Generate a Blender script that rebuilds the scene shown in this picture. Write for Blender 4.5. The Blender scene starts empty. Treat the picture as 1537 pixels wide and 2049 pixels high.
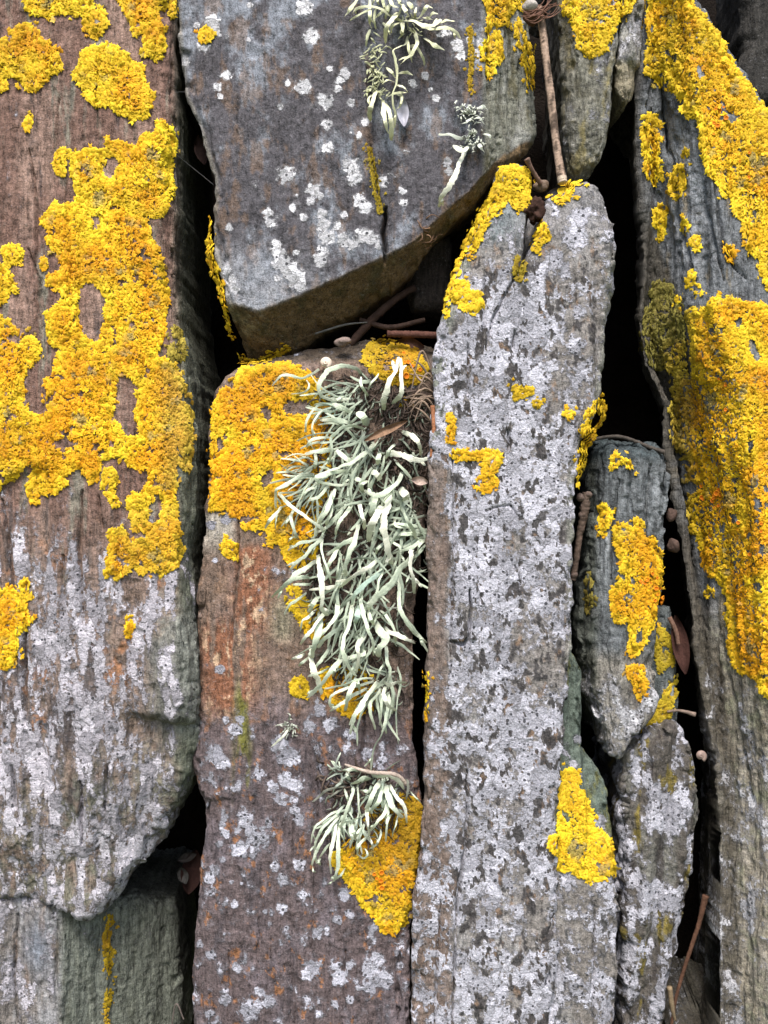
import bpy, math, random
import numpy as np
from mathutils import Vector
from mathutils.bvhtree import BVHTree

# ------------------------------------------------------------------ camera, sky, sun, exposure
K = 0.00025            # metres per photo pixel on the wall's front plane
D = 0.46               # camera distance from the front plane
ZC = 1.25              # height of the picture's centre above the ground
CX, CY = 768.5, 1024.5

scene = bpy.context.scene
col = scene.collection
cam_data = bpy.data.cameras.new('camera')
cam = bpy.data.objects.new('camera', cam_data); col.objects.link(cam)
cam.location = (0, -D, ZC); cam.rotation_euler = (math.radians(90), 0, 0)
cam_data.sensor_fit = 'VERTICAL'; cam_data.sensor_height = 24
cam_data.angle_y = 2*math.atan(2049*K/2/D)
cam_data.clip_start = 0.01; cam_data.clip_end = 2000
scene.camera = cam

SUN_EL, SUN_AZ = 57, -4          # degrees above the horizon; negative = from the left of the camera's back
world = bpy.data.worlds.new('World'); scene.world = world; world.use_nodes = True
wn = world.node_tree.nodes; wl = world.node_tree.links
sky = wn.new('ShaderNodeTexSky'); sky.sky_type = 'NISHITA'; sky.sun_disc = False
sky.sun_elevation = math.radians(SUN_EL); sky.sun_rotation = math.radians(180-SUN_AZ)
sky.dust_density = 3.0; sky.air_density = 1.0; sky.ozone_density = 1.0
wl.new(sky.outputs[0], wn['Background'].inputs[0]); wn['Background'].inputs[1].default_value = 0.072
sd = bpy.data.lights.new('sun', 'SUN'); sd.energy = 1.5; sd.angle = math.radians(22); sd.color = (1, 0.97, 0.93)
sun = bpy.data.objects.new('sun', sd); col.objects.link(sun)
_el, _az = math.radians(SUN_EL), math.radians(SUN_AZ)
to_sun = Vector((math.sin(_az)*math.cos(_el), -math.cos(_az)*math.cos(_el), math.sin(_el)))
sun.rotation_euler = to_sun.to_track_quat('Z', 'Y').to_euler(); sun.location = (0, -1, 3)
scene.view_settings.view_transform = 'Standard'; scene.view_settings.look = 'None'
scene.view_settings.gamma = 1.0; scene.view_settings.exposure = 1.82

# ------------------------------------------------------------------ helpers
rng = np.random.default_rng(7); random.seed(7)

def P(px, py, d=0.0):
    """photo pixel + depth behind the front plane (in pixels of K) -> world"""
    Y = np.asarray(d, float)*K; s = (D+Y)/D
    return np.stack([(np.asarray(px, float)-CX)*K*s, Y+0*s+0*np.asarray(px, float), ZC-(np.asarray(py, float)-CY)*K*s], -1)

def proj(w):
    s = D/(D+w[..., 1])
    return CX+w[..., 0]/K*s, CY-(w[..., 2]-ZC)/K*s

def _hash(i, j, k, seed):
    h = (i*374761393 + j*668265263 + k*2147483647 + seed*974711) & 0xffffffff
    h = ((h ^ (h >> 13))*1274126177) & 0xffffffff
    h = (h ^ (h >> 16))
    return h
_G = np.array([[1,1,0],[-1,1,0],[1,-1,0],[-1,-1,0],[1,0,1],[-1,0,1],[1,0,-1],[-1,0,-1],[0,1,1],[0,-1,1],[0,1,-1],[0,-1,-1],[1,1,0],[-1,1,0],[0,-1,1],[0,-1,-1]], np.float32)
def noise(p, seed=0):
    """gradient noise about -1..1, p (N,3)"""
    f = np.floor(p); i = f.astype(np.int64); t = (p-f).astype(np.float32)
    u = t*t*t*(t*(t*6-15)+10)
    out = 0
    for a in (0, 1):
        wx = u[:, 0] if a else 1-u[:, 0]
        for b in (0, 1):
            wy = u[:, 1] if b else 1-u[:, 1]
            for c in (0, 1):
                wz = u[:, 2] if c else 1-u[:, 2]
                g = _G[_hash(i[:, 0]+a, i[:, 1]+b, i[:, 2]+c, seed) & 15]
                out = out + wx*wy*wz*((t[:, 0]-a)*g[:, 0]+(t[:, 1]-b)*g[:, 1]+(t[:, 2]-c)*g[:, 2])
    return out*1.4
def _rot(a, b_, c):
    ca, sa, cb, sb, cc, sc = math.cos(a), math.sin(a), math.cos(b_), math.sin(b_), math.cos(c), math.sin(c)
    return np.array([[ca, -sa, 0], [sa, ca, 0], [0, 0, 1]])@np.array([[cb, 0, sb], [0, 1, 0], [-sb, 0, cb]])@np.array([[1, 0, 0], [0, cc, -sc], [0, sc, cc]])
_ROT = [_rot(0.6, 0.8, 0.5), _rot(1.9, 0.5, 1.1), _rot(2.7, 1.2, 0.4)]
def fbm(p, freq, octv=3, seed=0, gain=0.5):
    """freq in cycles per metre per axis (scalar or 3)"""
    q = p*np.asarray(freq, float); a = 1.0; s = 0; n = 0
    for o in range(octv):
        s = s+a*noise(q@_ROT[(o+seed) % 3]+17.3*o+0.37*seed, seed+o*31); n += a; q = q*2.03; a *= gain
    return s/n
def sstep(a, b, x):
    t = np.clip((x-a)/(b-a), 0, 1); return t*t*(3-2*t)
def segdist(x, y, pts):
    """distance from points to a polyline, and the parameter 0..1 along it"""
    best = np.full(x.shape, 1e9); par = np.zeros(x.shape); n = len(pts)-1
    for i in range(n):
        ax, ay = pts[i]; bx, by = pts[i+1]; dx, dy = bx-ax, by-ay
        t = np.clip(((x-ax)*dx+(y-ay)*dy)/(dx*dx+dy*dy+1e-9), 0, 1)
        d = np.hypot(x-ax-t*dx, y-ay-t*dy); m = d < best
        best = np.where(m, d, best); par = np.where(m, (i+t)/n, par)
    return best, par
def inpoly(x, y, pts):
    x = np.asarray(x, float); y = np.asarray(y, float); c = np.zeros(x.shape, bool); n = len(pts); j = n-1
    for i in range(n):
        xi, yi = pts[i]; xj, yj = pts[j]
        if yi != yj:
            c ^= ((yi > y) != (yj > y)) & (x < (xj-xi)*(y-yi)/(yj-yi)+xi)
        j = i
    return c
def sdpoly(x, y, pts):
    """signed distance in pixels, positive inside"""
    d, _ = segdist(x, y, list(pts)+[pts[0]])
    return np.where(inpoly(x, y, pts), d, -d)

def make_mesh(name, v, faces, smooth=True):
    """faces: (M,3) or (M,4) int array"""
    me = bpy.data.meshes.new(name); v = np.asarray(v, np.float32); f = np.asarray(faces, np.int32)
    me.vertices.add(len(v)); me.vertices.foreach_set('co', v.ravel())
    m, k = f.shape
    me.loops.add(m*k); me.loops.foreach_set('vertex_index', f.ravel())
    me.polygons.add(m); me.polygons.foreach_set('loop_start', np.arange(0, m*k, k, dtype=np.int32))
    try: me.polygons.foreach_set('loop_total', np.full(m, k, np.int32))
    except Exception: pass
    me.update(calc_edges=True)
    me.polygons.foreach_set('use_smooth', np.full(m, smooth, bool))
    return me
def set_col(me, rgb, name='Col'):
    a = me.attributes.new(name, 'FLOAT_COLOR', 'POINT')
    c = np.ones((len(rgb), 4), np.float32); c[:, :3] = rgb; a.data.foreach_set('color', c.ravel())
def set_f(me, val, name):
    a = me.attributes.new(name, 'FLOAT', 'POINT'); a.data.foreach_set('value', np.asarray(val, np.float32))
def link(name, me, mat, parent=None, label=None, cat=None, group=None, kind=None, loc=None):
    o = bpy.data.objects.new(name, me); col.objects.link(o)
    if mat is not None: me.materials.append(mat)
    if loc is not None: o.location = loc
    if parent is not None: o.parent = parent
    for k_, v_ in (('label', label), ('category', cat), ('group', group), ('kind', kind)):
        if v_: o[k_] = v_
    return o

# ------------------------------------------------------------------ materials
def nt(name):
    m = bpy.data.materials.new(name); m.use_nodes = True
    t = m.node_tree; return m, t.nodes, t.links, t.nodes['Principled BSDF']
def node(n, typ, **kw):
    o = n.new(typ)
    for k_, v_ in kw.items(): setattr(o, k_, v_)
    return o
def math_node(n, l, op, a, b=None, clamp=False):
    m = n.new('ShaderNodeMath'); m.operation = op; m.use_clamp = clamp
    for i, s in enumerate((a, b)):
        if s is None: continue
        if isinstance(s, (int, float)): m.inputs[i].default_value = s
        else: l.new(s, m.inputs[i])
    return m.outputs[0]
def mixc(n, l, fac, a, b, blend='MIX'):
    m = n.new('ShaderNodeMix'); m.data_type = 'RGBA'; m.blend_type = blend
    for s, i in ((fac, 0), (a, 6), (b, 7)):
        if isinstance(s, (int, float)): m.inputs[i].default_value = s
        elif isinstance(s, tuple): m.inputs[i].default_value = (*s, 1)
        else: l.new(s, m.inputs[i])
    return m.outputs[2]
def noise_node(n, l, vec, scale, detail=3, rough=0.6):
    t = n.new('ShaderNodeTexNoise'); t.inputs['Scale'].default_value = scale
    t.inputs['Detail'].default_value = detail; t.inputs['Roughness'].default_value = rough
    l.new(vec, t.inputs['Vector']); return t.outputs['Fac']
def map_range(n, l, x, a, b, c=0.0, d=1.0):
    m = n.new('ShaderNodeMapRange'); l.new(x, m.inputs[0])
    for i, s in enumerate((a, b, c, d)): m.inputs[i+1].default_value = s
    return m.outputs[0]

def rock_material(name, crust=(0.52, 0.51, 0.54), speck=0.5, speck_scale=520.0, grain=0.5, streak=0.3, bump=0.5, edge=0.30, dusty=0.34, tones=(0.58, 1.10)):
    """weathered schist with pale crust lichen: 'Col' is the mineral colour, 'crust' the crust's growth field (0.5 = its margin)"""
    m, n, l, b = nt(name)
    tc = n.new('ShaderNodeTexCoord'); vec = tc.outputs['Object']
    mp = n.new('ShaderNodeMapping'); mp.inputs['Scale'].default_value = (1, 1, 0.16); l.new(vec, mp.inputs[0])
    colr = node(n, 'ShaderNodeAttribute', attribute_name='Col').outputs['Color']
    cr = node(n, 'ShaderNodeAttribute', attribute_name='crust').outputs['Fac']
    g1 = noise_node(n, l, vec, 1400, 2, 0.7); g2 = noise_node(n, l, mp.outputs[0], 700, 3, 0.65); g3 = noise_node(n, l, vec, 330, 3, 0.6)
    g4 = noise_node(n, l, vec, 210, 6, 0.78)
    k = math_node(n, l, 'ADD', math_node(n, l, 'MULTIPLY', math_node(n, l, 'SUBTRACT', g1, 0.5), grain*3.6),
                  math_node(n, l, 'MULTIPLY', math_node(n, l, 'SUBTRACT', g2, 0.5), streak*4.0))
    k = math_node(n, l, 'ADD', k, math_node(n, l, 'MULTIPLY', math_node(n, l, 'SUBTRACT', g4, 0.5), 2.6))
    k = math_node(n, l, 'MINIMUM', math_node(n, l, 'MAXIMUM', math_node(n, l, 'ADD', k, 1.0), 0.18), 2.2)
    kk = n.new('ShaderNodeCombineXYZ')
    for i in range(3): l.new(k, kk.inputs[i])
    base = mixc(n, l, 1.0, colr, kk.outputs[0], 'MULTIPLY')
    # fine pale mineral dust
    dust = map_range(n, l, noise_node(n, l, vec, 620, 6, 0.8), 0.58, 0.68)
    base = mixc(n, l, math_node(n, l, 'MULTIPLY', dust, dusty), base, (0.36, 0.35, 0.36))
    # crust lichen
    ce = math_node(n, l, 'ADD', cr, math_node(n, l, 'MULTIPLY', math_node(n, l, 'SUBTRACT', noise_node(n, l, vec, 330, 6, 0.78), 0.5), edge*2.6))
    cm = math_node(n, l, 'MAXIMUM', map_range(n, l, ce, 0.48, 0.53), map_range(n, l, ce, 0.34, 0.52, 0.0, 0.20))
    cv = map_range(n, l, noise_node(n, l, vec, 800, 3, 0.7), 0.3, 0.7)
    dark = tuple(c*0.62 for c in crust)
    ccol = mixc(n, l, cv, dark, crust)
    nz = n.new('ShaderNodeTexNoise'); nz.inputs['Scale'].default_value = 160; nz.inputs['Detail'].default_value = 4; l.new(vec, nz.inputs['Vector'])
    vm = n.new('ShaderNodeVectorMath'); vm.operation = 'SCALE'; vm.inputs['Scale'].default_value = 0.010; l.new(nz.outputs['Color'], vm.inputs[0])
    va = n.new('ShaderNodeVectorMath'); va.operation = 'ADD'; l.new(vec, va.inputs[0]); l.new(vm.outputs[0], va.inputs[1])
    vc = n.new('ShaderNodeTexVoronoi'); vc.inputs['Scale'].default_value = 120; l.new(va.outputs[0], vc.inputs['Vector'])
    sc_ = n.new('ShaderNodeSeparateColor'); l.new(vc.outputs['Color'], sc_.inputs[0])
    tone = map_range(n, l, sc_.outputs[1], 0.25, 0.85, *tones)
    tk = n.new('ShaderNodeCombineXYZ')
    for i in range(3): l.new(tone, tk.inputs[i])
    ccol = mixc(n, l, 1.0, ccol, tk.outputs[0], 'MULTIPLY')
    ve = n.new('ShaderNodeTexVoronoi'); ve.feature = 'DISTANCE_TO_EDGE'; ve.inputs['Scale'].default_value = 120; l.new(va.outputs[0], ve.inputs['Vector'])
    ccol = mixc(n, l, map_range(n, l, ve.outputs['Distance'], 0.0, 0.05, 0.65, 0.0), ccol, (0.10, 0.095, 0.095))
    # areoles: fine cracks between the crust's little plates
    vo = n.new('ShaderNodeTexVoronoi'); vo.feature = 'DISTANCE_TO_EDGE'; vo.inputs['Scale'].default_value = 900; l.new(vec, vo.inputs['Vector'])
    ar = map_range(n, l, vo.outputs['Distance'], 0.02, 0.12, 0.72, 1.0)
    ark = n.new('ShaderNodeCombineXYZ')
    for i in range(3): l.new(ar, ark.inputs[i])
    ccol = mixc(n, l, 1.0, ccol, ark.outputs[0], 'MULTIPLY')
    # black fruiting dots
    vs = n.new('ShaderNodeTexVoronoi'); vs.inputs['Scale'].default_value = speck_scale; l.new(vec, vs.inputs['Vector'])
    sep = n.new('ShaderNodeSeparateColor'); l.new(vs.outputs['Color'], sep.inputs[0])
    lim = math_node(n, l, 'MULTIPLY', map_range(n, l, sep.outputs[0], 1-speck, 1.0, 0.0, 1.0), 0.42)
    dot = math_node(n, l, 'LESS_THAN', vs.outputs['Distance'], lim)
    ccol = mixc(n, l, math_node(n, l, 'MULTIPLY', dot, 0.9), ccol, (0.035, 0.035, 0.04))
    out = mixc(n, l, cm, base, ccol)
    l.new(out, b.inputs['Base Color'])
    b.inputs['Roughness'].default_value = 0.88; b.inputs['Specular IOR Level'].default_value = 0.25
    h = math_node(n, l, 'ADD', math_node(n, l, 'MULTIPLY', g1, 0.35), math_node(n, l, 'MULTIPLY', g2, 0.9))
    h = math_node(n, l, 'ADD', h, math_node(n, l, 'MULTIPLY', g3, 0.8))
    h = math_node(n, l, 'ADD', h, math_node(n, l, 'MULTIPLY', cm, math_node(n, l, 'ADD', math_node(n, l, 'MULTIPLY', cv, 0.5), 0.35)))
    bp = n.new('ShaderNodeBump'); bp.inputs['Strength'].default_value = bump; bp.inputs['Distance'].default_value = 0.0014
    l.new(h, bp.inputs['Height']); l.new(bp.outputs[0], b.inputs['Normal'])
    return m

def col_material(name, rough=0.8, nscale=1200, namp=0.5, bump=0.3, bdist=0.0004, spec=0.3, transl=0.0):
    """colour from the 'Col' attribute, broken up by fine noise"""
    m, n, l, b = nt(name)
    vec = n.new('ShaderNodeTexCoord').outputs['Object']
    colr = node(n, 'ShaderNodeAttribute', attribute_name='Col').outputs['Color']
    g = noise_node(n, l, vec, nscale, 3, 0.65)
    k = math_node(n, l, 'ADD', math_node(n, l, 'MULTIPLY', math_node(n, l, 'SUBTRACT', g, 0.5), namp*2), 1.0)
    kk = n.new('ShaderNodeCombineXYZ')
    for i in range(3): l.new(k, kk.inputs[i])
    l.new(mixc(n, l, 1.0, colr, kk.outputs[0], 'MULTIPLY'), b.inputs['Base Color'])
    b.inputs['Roughness'].default_value = rough; b.inputs['Specular IOR Level'].default_value = spec
    bp = n.new('ShaderNodeBump'); bp.inputs['Strength'].default_value = bump; bp.inputs['Distance'].default_value = bdist
    l.new(g, bp.inputs['Height']); l.new(bp.outputs[0], b.inputs['Normal'])
    if transl:
        b.inputs['Subsurface Weight'].default_value = transl
        b.inputs['Subsurface Radius'].default_value = (0.0012, 0.0009, 0.0004); b.inputs['Subsurface Scale'].default_value = 1.0
    return m

# ------------------------------------------------------------------ ground and earth core
def ground_mat():
    m, n, l, b = nt('grassy_ground')
    vec = n.new('ShaderNodeTexCoord').outputs['Object']
    c = mixc(n, l, noise_node(n, l, vec, 3, 6, 0.7), (0.03, 0.045, 0.012), (0.09, 0.10, 0.035))
    l.new(c, b.inputs['Base Color']); b.inputs['Roughness'].default_value = 0.95
    return m
_g = 900.0
me = make_mesh('ground', [(-_g, -_g, 0), (_g, -_g, 0), (_g, _g, 0), (-_g, _g, 0)], [(0, 1, 2, 3)], False)
link('ground', me, ground_mat(), kind='structure')

def earth_core():
    nx, nz = 160, 260
    x = np.linspace(-0.75, 0.75, nx); z = np.linspace(-0.05, 2.0, nz)
    X, Z = np.meshgrid(x, z); p = np.stack([X, 0*X+0.150, Z], -1).reshape(-1, 3)
    p[:, 1] += 0.010*fbm(p, 25, 4, 3)
    i = (np.arange(nz-1)[:, None]*nx+np.arange(nx-1)[None]).ravel()
    f = np.stack([i, i+1, i+1+nx, i+nx], -1)
    n0 = len(p)
    back = np.array([(-0.75, 0.7, -0.05), (0.75, 0.7, -0.05), (0.75, 0.7, 2.0), (-0.75, 0.7, 2.0)])
    me = make_mesh('earth_core', p, f); 
    rgb = np.clip(np.array([0.010, 0.007, 0.005])*(1+0.6*fbm(p, 60, 3, 9))[:, None], 0.004, 1)
    set_col(me, rgb)
    o = link('earth_core', me, col_material('dark_soil', 0.95, 600, 0.7, 0.8, 0.002, 0.1), kind='structure')
    return o
earth_core()

# ------------------------------------------------------------------ stones
def resample(pts, n):
    p = np.asarray(pts, float)
    s = np.r_[0, np.cumsum(np.hypot(*np.diff(p[:, :2], axis=0).T))]
    t = np.linspace(0, s[-1], n)
    # smooth (monotone-ish) interpolation of the traced points
    return np.stack([np.interp(t, s, p[:, i]) for i in range(p.shape[1])], -1)

class Stone: pass
STONES = {}
RINGS = np.array([0.7, 1.5, 2.5, 3.8, 5.4, 7.4, 10, 13, 17, 22, 28, 35, 43, 52, 64, 80, 100])*0.001

def stone(key, L, R, T=None, B=None, d=0, edges=(14, 14, 14, 14), eround=(10, 10, 10, 10), bevel='rrrr',
          relief=None, grain=None, cracks=(), colour=None, crust=None, mat=None, label='', step=0.62e-3,
          wob=3.0, seed=1, side_taper=0.10, back=100, chip=16):
    """A stone from its four traced edges (photo pixels, top to bottom / left to right).
    edges: rounding width per side L,R,T,B (px); eround: how far (px) the edge falls back; bevel r=round s=slope."""
    L = np.array(L, float); R = np.array(R, float)
    T = np.array([L[0], R[0]]) if T is None else np.array([L[0], *T, R[0]], float)
    B = np.array([L[-1], R[-1]]) if B is None else np.array([L[-1], *B, R[-1]], float)
    hgt = max(np.ptp(L[:, 1]), np.ptp(R[:, 1]))*K; wid = max(np.ptp(T[:, 0]), np.ptp(B[:, 0]), (R[:, 0].max()-L[:, 0].min())*0.9)*K
    nv = max(12, int(hgt/(step*1.15))); nu = max(10, int(wid/step))
    def curve(c, n, e, sd):
        q = resample(c, n)
        s = np.arange(n)*step
        w1 = noise(np.stack([s*60, s*0+sd, s*0], -1), seed)*wob + noise(np.stack([s*210, s*0+sd, s*0], -1), seed+5)*wob*0.45 + (np.abs(noise(np.stack([s*120, s*0+sd, s*0+0.4], -1), seed+8))-0.25)*wob*1.3
        tg = np.gradient(q, axis=0); tg /= np.linalg.norm(tg, axis=1)[:, None]+1e-9
        fade = np.minimum(1, np.minimum(np.arange(n), np.arange(n)[::-1])/12.0)
        q = q + np.stack([-tg[:, 1], tg[:, 0]], -1)*(w1*fade)[:, None]
        return P(q[:, 0], q[:, 1], d+e)
    cl, crr, ct, cb = curve(L, nv, eround[0], 1.3), curve(R, nv, eround[1], 7.7), curve(T, nu, eround[2], 13.1), curve(B, nu, eround[3], 19.9)
    # keep corners consistent
    for a, i, b_, j in ((cl, 0, ct, 0), (cl, -1, cb, 0), (crr, 0, ct, -1), (crr, -1, cb, -1)):
        mid = (a[i]+b_[j])/2; a[i] = mid; b_[j] = mid
    u = np.linspace(0, 1, nu)[None, :, None]; v = np.linspace(0, 1, nv)[:, None, None]
    S = (1-v)*ct[None]+v*cb[None]+(1-u)*cl[:, None]+u*crr[:, None] \
        - ((1-u)*(1-v)*ct[0]+u*(1-v)*ct[-1]+(1-u)*v*cb[0]+u*v*cb[-1])
    XZ = S[..., [0, 2]]
    ds = [np.linalg.norm(XZ-c[:, None][..., [0, 2]], axis=-1)/K for c in (cl, crr)] + [np.linalg.norm(XZ-c[None][..., [0, 2]], axis=-1)/K for c in (ct, cb)]
    y = np.full((nv, nu), float(d))
    for q in range(4):
        t = np.clip(1-ds[q]/max(edges[q], 1e-3), 0, 1)
        y = y + eround[q]*((1-np.sqrt(1-t*t)) if bevel[q] == 'r' else t**1.15)
    y = np.minimum(y, d+max(eround)*1.15)
    G = np.stack([S[..., 0], y*K, S[..., 2]], -1)
    ed = np.minimum(np.minimum(ds[0], ds[1]), np.minimum(ds[2], ds[3])).ravel(); Gf = G.reshape(-1, 3)
    cn = fbm(Gf, (70, 70, 30), 3, seed+91, 0.6); c2 = fbm(Gf, (150, 150, 70), 2, seed+93)
    y2 = chip*(sstep(26, 4, ed+14*c2)*sstep(0.05, 0.16, cn)*0.7+sstep(13, 2, ed+8*cn)*sstep(0.05, 0.14, c2)*0.5)
    G[..., 1] += (y2*K).reshape(nv, nu)
    gx, gy = proj(G)
    if relief is not None:
        G[..., 1] += relief(gx.ravel(), gy.ravel(), G.reshape(-1, 3)).reshape(nv, nu)*K
    V = G.reshape(-1, 3)
    idx = np.arange(nv*nu).reshape(nv, nu)
    F = [np.stack([idx[:-1, :-1], idx[1:, :-1], idx[1:, 1:], idx[:-1, 1:]], -1).reshape(-1, 4)]
    loop = np.r_[idx[:, 0], idx[-1, 1:], idx[-2::-1, -1], idx[0, -2:0:-1]]   # counter-clockwise seen from the camera
    # side walls, ring by ring into the wall
    prev = loop; base = V[loop]; cen = V.mean(0); n0 = len(V); rings = []
    rr = RINGS[RINGS <= back*0.001+1e-9]
    nrm = np.roll(base, -1, 0)-np.roll(base, 1, 0); nrm = np.stack([nrm[:, 2], 0*nrm[:, 0], -nrm[:, 0]], -1)
    nrm /= np.linalg.norm(nrm, axis=1)[:, None]+1e-12
    for w_ in range(30): nrm = (np.roll(nrm, 1, 0)+nrm+np.roll(nrm, -1, 0))/3
    if ((nrm*(base-cen))[:, [0, 2]].sum() < 0): nrm = -nrm
    for r_ in rr:
        q = base.copy(); q[:, 1] += r_; q -= nrm*(side_taper*r_)
        ii = n0+np.arange(len(loop)); n0 += len(loop)
        F.append(np.stack([prev, ii, np.roll(ii, -1), np.roll(prev, -1)], -1))
        rings.append(q); prev = ii
    V = np.concatenate([V]+rings); F = np.concatenate(F)
    front = np.zeros(len(V)); front[:nv*nu] = 1
    # displacement along the normals
    def normals(V):
        a = V[F[:, 2]]-V[F[:, 0]]; b_ = V[F[:, 3]]-V[F[:, 1]]; fn = np.cross(a, b_)
        N = np.zeros_like(V)
        for c in range(4):
            for ax in range(3): N[:, ax] += np.bincount(F[:, c], fn[:, ax], len(V))
        N /= np.linalg.norm(N, axis=1)[:, None]+1e-15
        return N
    N = normals(V)
    if N[:nv*nu, 1].mean() > 0: F = F[:, ::-1]; N = -N
    px, py = proj(V)
    disp = 0.0
    if grain is not None: disp = grain(V, px, py)
    for (pts, w_, dep) in cracks:
        jx = 2.2*noise(V*np.array([160, 160, 160]), seed+77)
        dd, par = segdist(px+jx, py+jx*0.4, pts)
        ww = w_*(0.35+0.65*np.sin(np.pi*np.clip(par, 0.02, 0.98)))
        disp = disp - dep*K*np.exp(-(dd/np.maximum(ww, 0.4))**2)*np.where(front > 0, 1, 0.6)
    V = V+N*np.asarray(disp).reshape(-1, 1)
    px, py = proj(V)
    s = Stone(); s.key = key; s.V = V; s.F = F; s.px = px; s.py = py; s.front = front; s.label = label; s.mat = mat
    s.rgb = np.clip(colour(V, px, py), 0.004, 1); s.crust = crust(V, px, py) if crust is not None else np.zeros(len(V))
    s.bvh = BVHTree.FromPolygons(V.tolist(), F.tolist()) if False else None
    STONES[key] = s
    return s

def mixv(a, b, t): return a*(1-t[:, None])+np.asarray(b)*t[:, None]
def solid(V, c): return np.tile(np.array(c, float), (len(V), 1))
def blobs(px, py, V, lst, amp=0.22, seed=5, freq=170):
    """growth field of a list of crust patches (x, y, radius px): 0.5 at the margin"""
    n = fbm(V, freq*1.5, 4, seed, 0.65)*1.25
    best = np.full(len(px), -1.0)
    for (x, y, r) in lst:
        m = (np.abs(px-x) < 2.6*r) & (np.abs(py-y) < 2.6*r)
        if not m.any(): continue
        f = 1-0.5*np.hypot(px[m]-x, py[m]-y)/r
        best[m] = np.maximum(best[m], f)
    return np.where(best > -1, np.clip(best+amp*n, 0, 1), 0.0)

def terrace(V, fx, fz, seed, levels=3.0):
    """split layers: flat treads with crisp risers, drawn out along the grain"""
    n = (fbm(V, (fx, fx, fz), 3, seed, 0.55)+0.12*fbm(V, 230, 2, seed+3))*levels; f = np.floor(n); r = n-f
    return (f+sstep(0.40, 0.60, r))/levels
def strata(V, fx, fz, seed, octv=3):
    """ridged vertical foliation"""
    n = fbm(V, (fx, fx*0.8, fz), octv, seed, 0.55)
    return 1-2*np.abs(n)


# ------------------------------------------------------------------ the wall's stones
BROWN = rock_material('reddish_schist', crust=(0.70, 0.66, 0.72), speck=0.30, grain=0.50, streak=0.60, bump=0.95, edge=0.36)
SLATE = rock_material('dark_slate', crust=(0.84, 0.83, 0.86), speck=0.36, speck_scale=420, grain=0.65, streak=0.35, bump=0.75, edge=0.34, dusty=0.40, tones=(0.66, 1.14))
PURPLE = rock_material('purple_schist', crust=(0.68, 0.67, 0.76), speck=0.40, grain=0.60, streak=0.50, bump=0.9, edge=0.36, dusty=0.42)
PALE = rock_material('grey_schist', crust=(0.64, 0.63, 0.70), speck=0.60, speck_scale=470, grain=0.55, streak=0.40, bump=0.9, edge=0.42, tones=(0.68, 1.12))
BLUE = rock_material('blue_grey_schist', crust=(0.68, 0.67, 0.70), speck=0.45, grain=0.50, streak=0.60, bump=0.95, edge=0.36)

# --- large reddish slab on the left
def c_left(V, px, py):
    n1 = fbm(V, (40, 40, 12), 5, 11, 0.66); n2 = fbm(V, (110, 110, 14), 5, 12, 0.66); n3 = fbm(V, 60, 5, 13, 0.66)
    c = solid(V, (0.150, 0.088, 0.068))
    c = mixv(c, (0.250, 0.165, 0.130), sstep(-0.1, 0.5, n1))
    c = mixv(c, (0.17, 0.165, 0.13), sstep(0.15, 0.45, n2)*0.8)
    c = mixv(c, (0.055, 0.045, 0.045), sstep(0.25, 0.5, -n2)*0.75)
    low = sstep(950, 1250, py+60*n1)
    c = mixv(c, (0.19, 0.15, 0.12), low*0.6)
    c = mixv(c, (0.26, 0.12, 0.055), sstep(0.16, 0.36, n3)*low*0.8)
    c = mixv(c, (0.05, 0.042, 0.042), sstep(0.12, 0.3, -n1)*low*0.8)
    c = mixv(c, (0.15, 0.16, 0.12), sstep(1350, 1650, py+0.5*px-120)*sstep(-0.3, 0.3, n3)*0.8)
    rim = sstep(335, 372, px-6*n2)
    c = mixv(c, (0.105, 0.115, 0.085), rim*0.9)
    c = mixv(c, (0.17, 0.175, 0.155), sstep(270, 330, px)*sstep(1180, 1260, py)*sstep(1500, 1420, py)*0.8)
    return c
def k_left(V, px, py):
    n = fbm(V, (75, 75, 26), 5, 21, 0.75); m = fbm(V, (160, 160, 36), 3, 22, 0.7)
    f = 0.20+0.55*n+0.34*m
    f += 0.33*sstep(1000, 1150, py)+0.04*sstep(1500, 1700, py)
    f -= 0.22*sstep(330, 370, px) + 0.12*sstep(1000, 900, py)
    f += 0.10*np.exp(-((px-25)/40)**2)*sstep(150, 190, py)*sstep(330, 280, py)
    return np.clip(f, 0, 1)
def g_left(V, px, py):
    a = strata(V, 62, 7, 31, 2); b_ = strata(V, 170, 18, 32, 2); n = fbm(V, 55, 3, 33)
    amp = 0.55+0.75*sstep(900, 1500, py)
    return (0.0026*terrace(V, 50, 6, 37)*amp+0.0011*a*amp+0.0010*strata(V, 120, 11, 36, 2)+0.0008*b_+0.0010*n*amp+0.00042*fbm(V, 240, 2, 34, 0.6))
def r_left(px, py, V):
    y = 20*sstep(1020, 960, py)*0
    y = y - 10*np.exp(-((px-150)/120)**2)                      # belly of the slab
    y = y + 26*sstep(950, 985, py+22*np.sin(px/47)+0.12*px)*sstep(140, 60, px)*0.5   # broken step below the lichen
    y = y + 30*sstep(1420, 1445, py-0.1*(px-300))*sstep(240, 300, px)                  # ledge on the right flank
    y = y + 34*sstep(1560, 1760, py+0.35*px-60)
    y = y - 18*np.exp(-((px-340)/46)**2-((py-1330)/110)**2)
    return y
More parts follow.
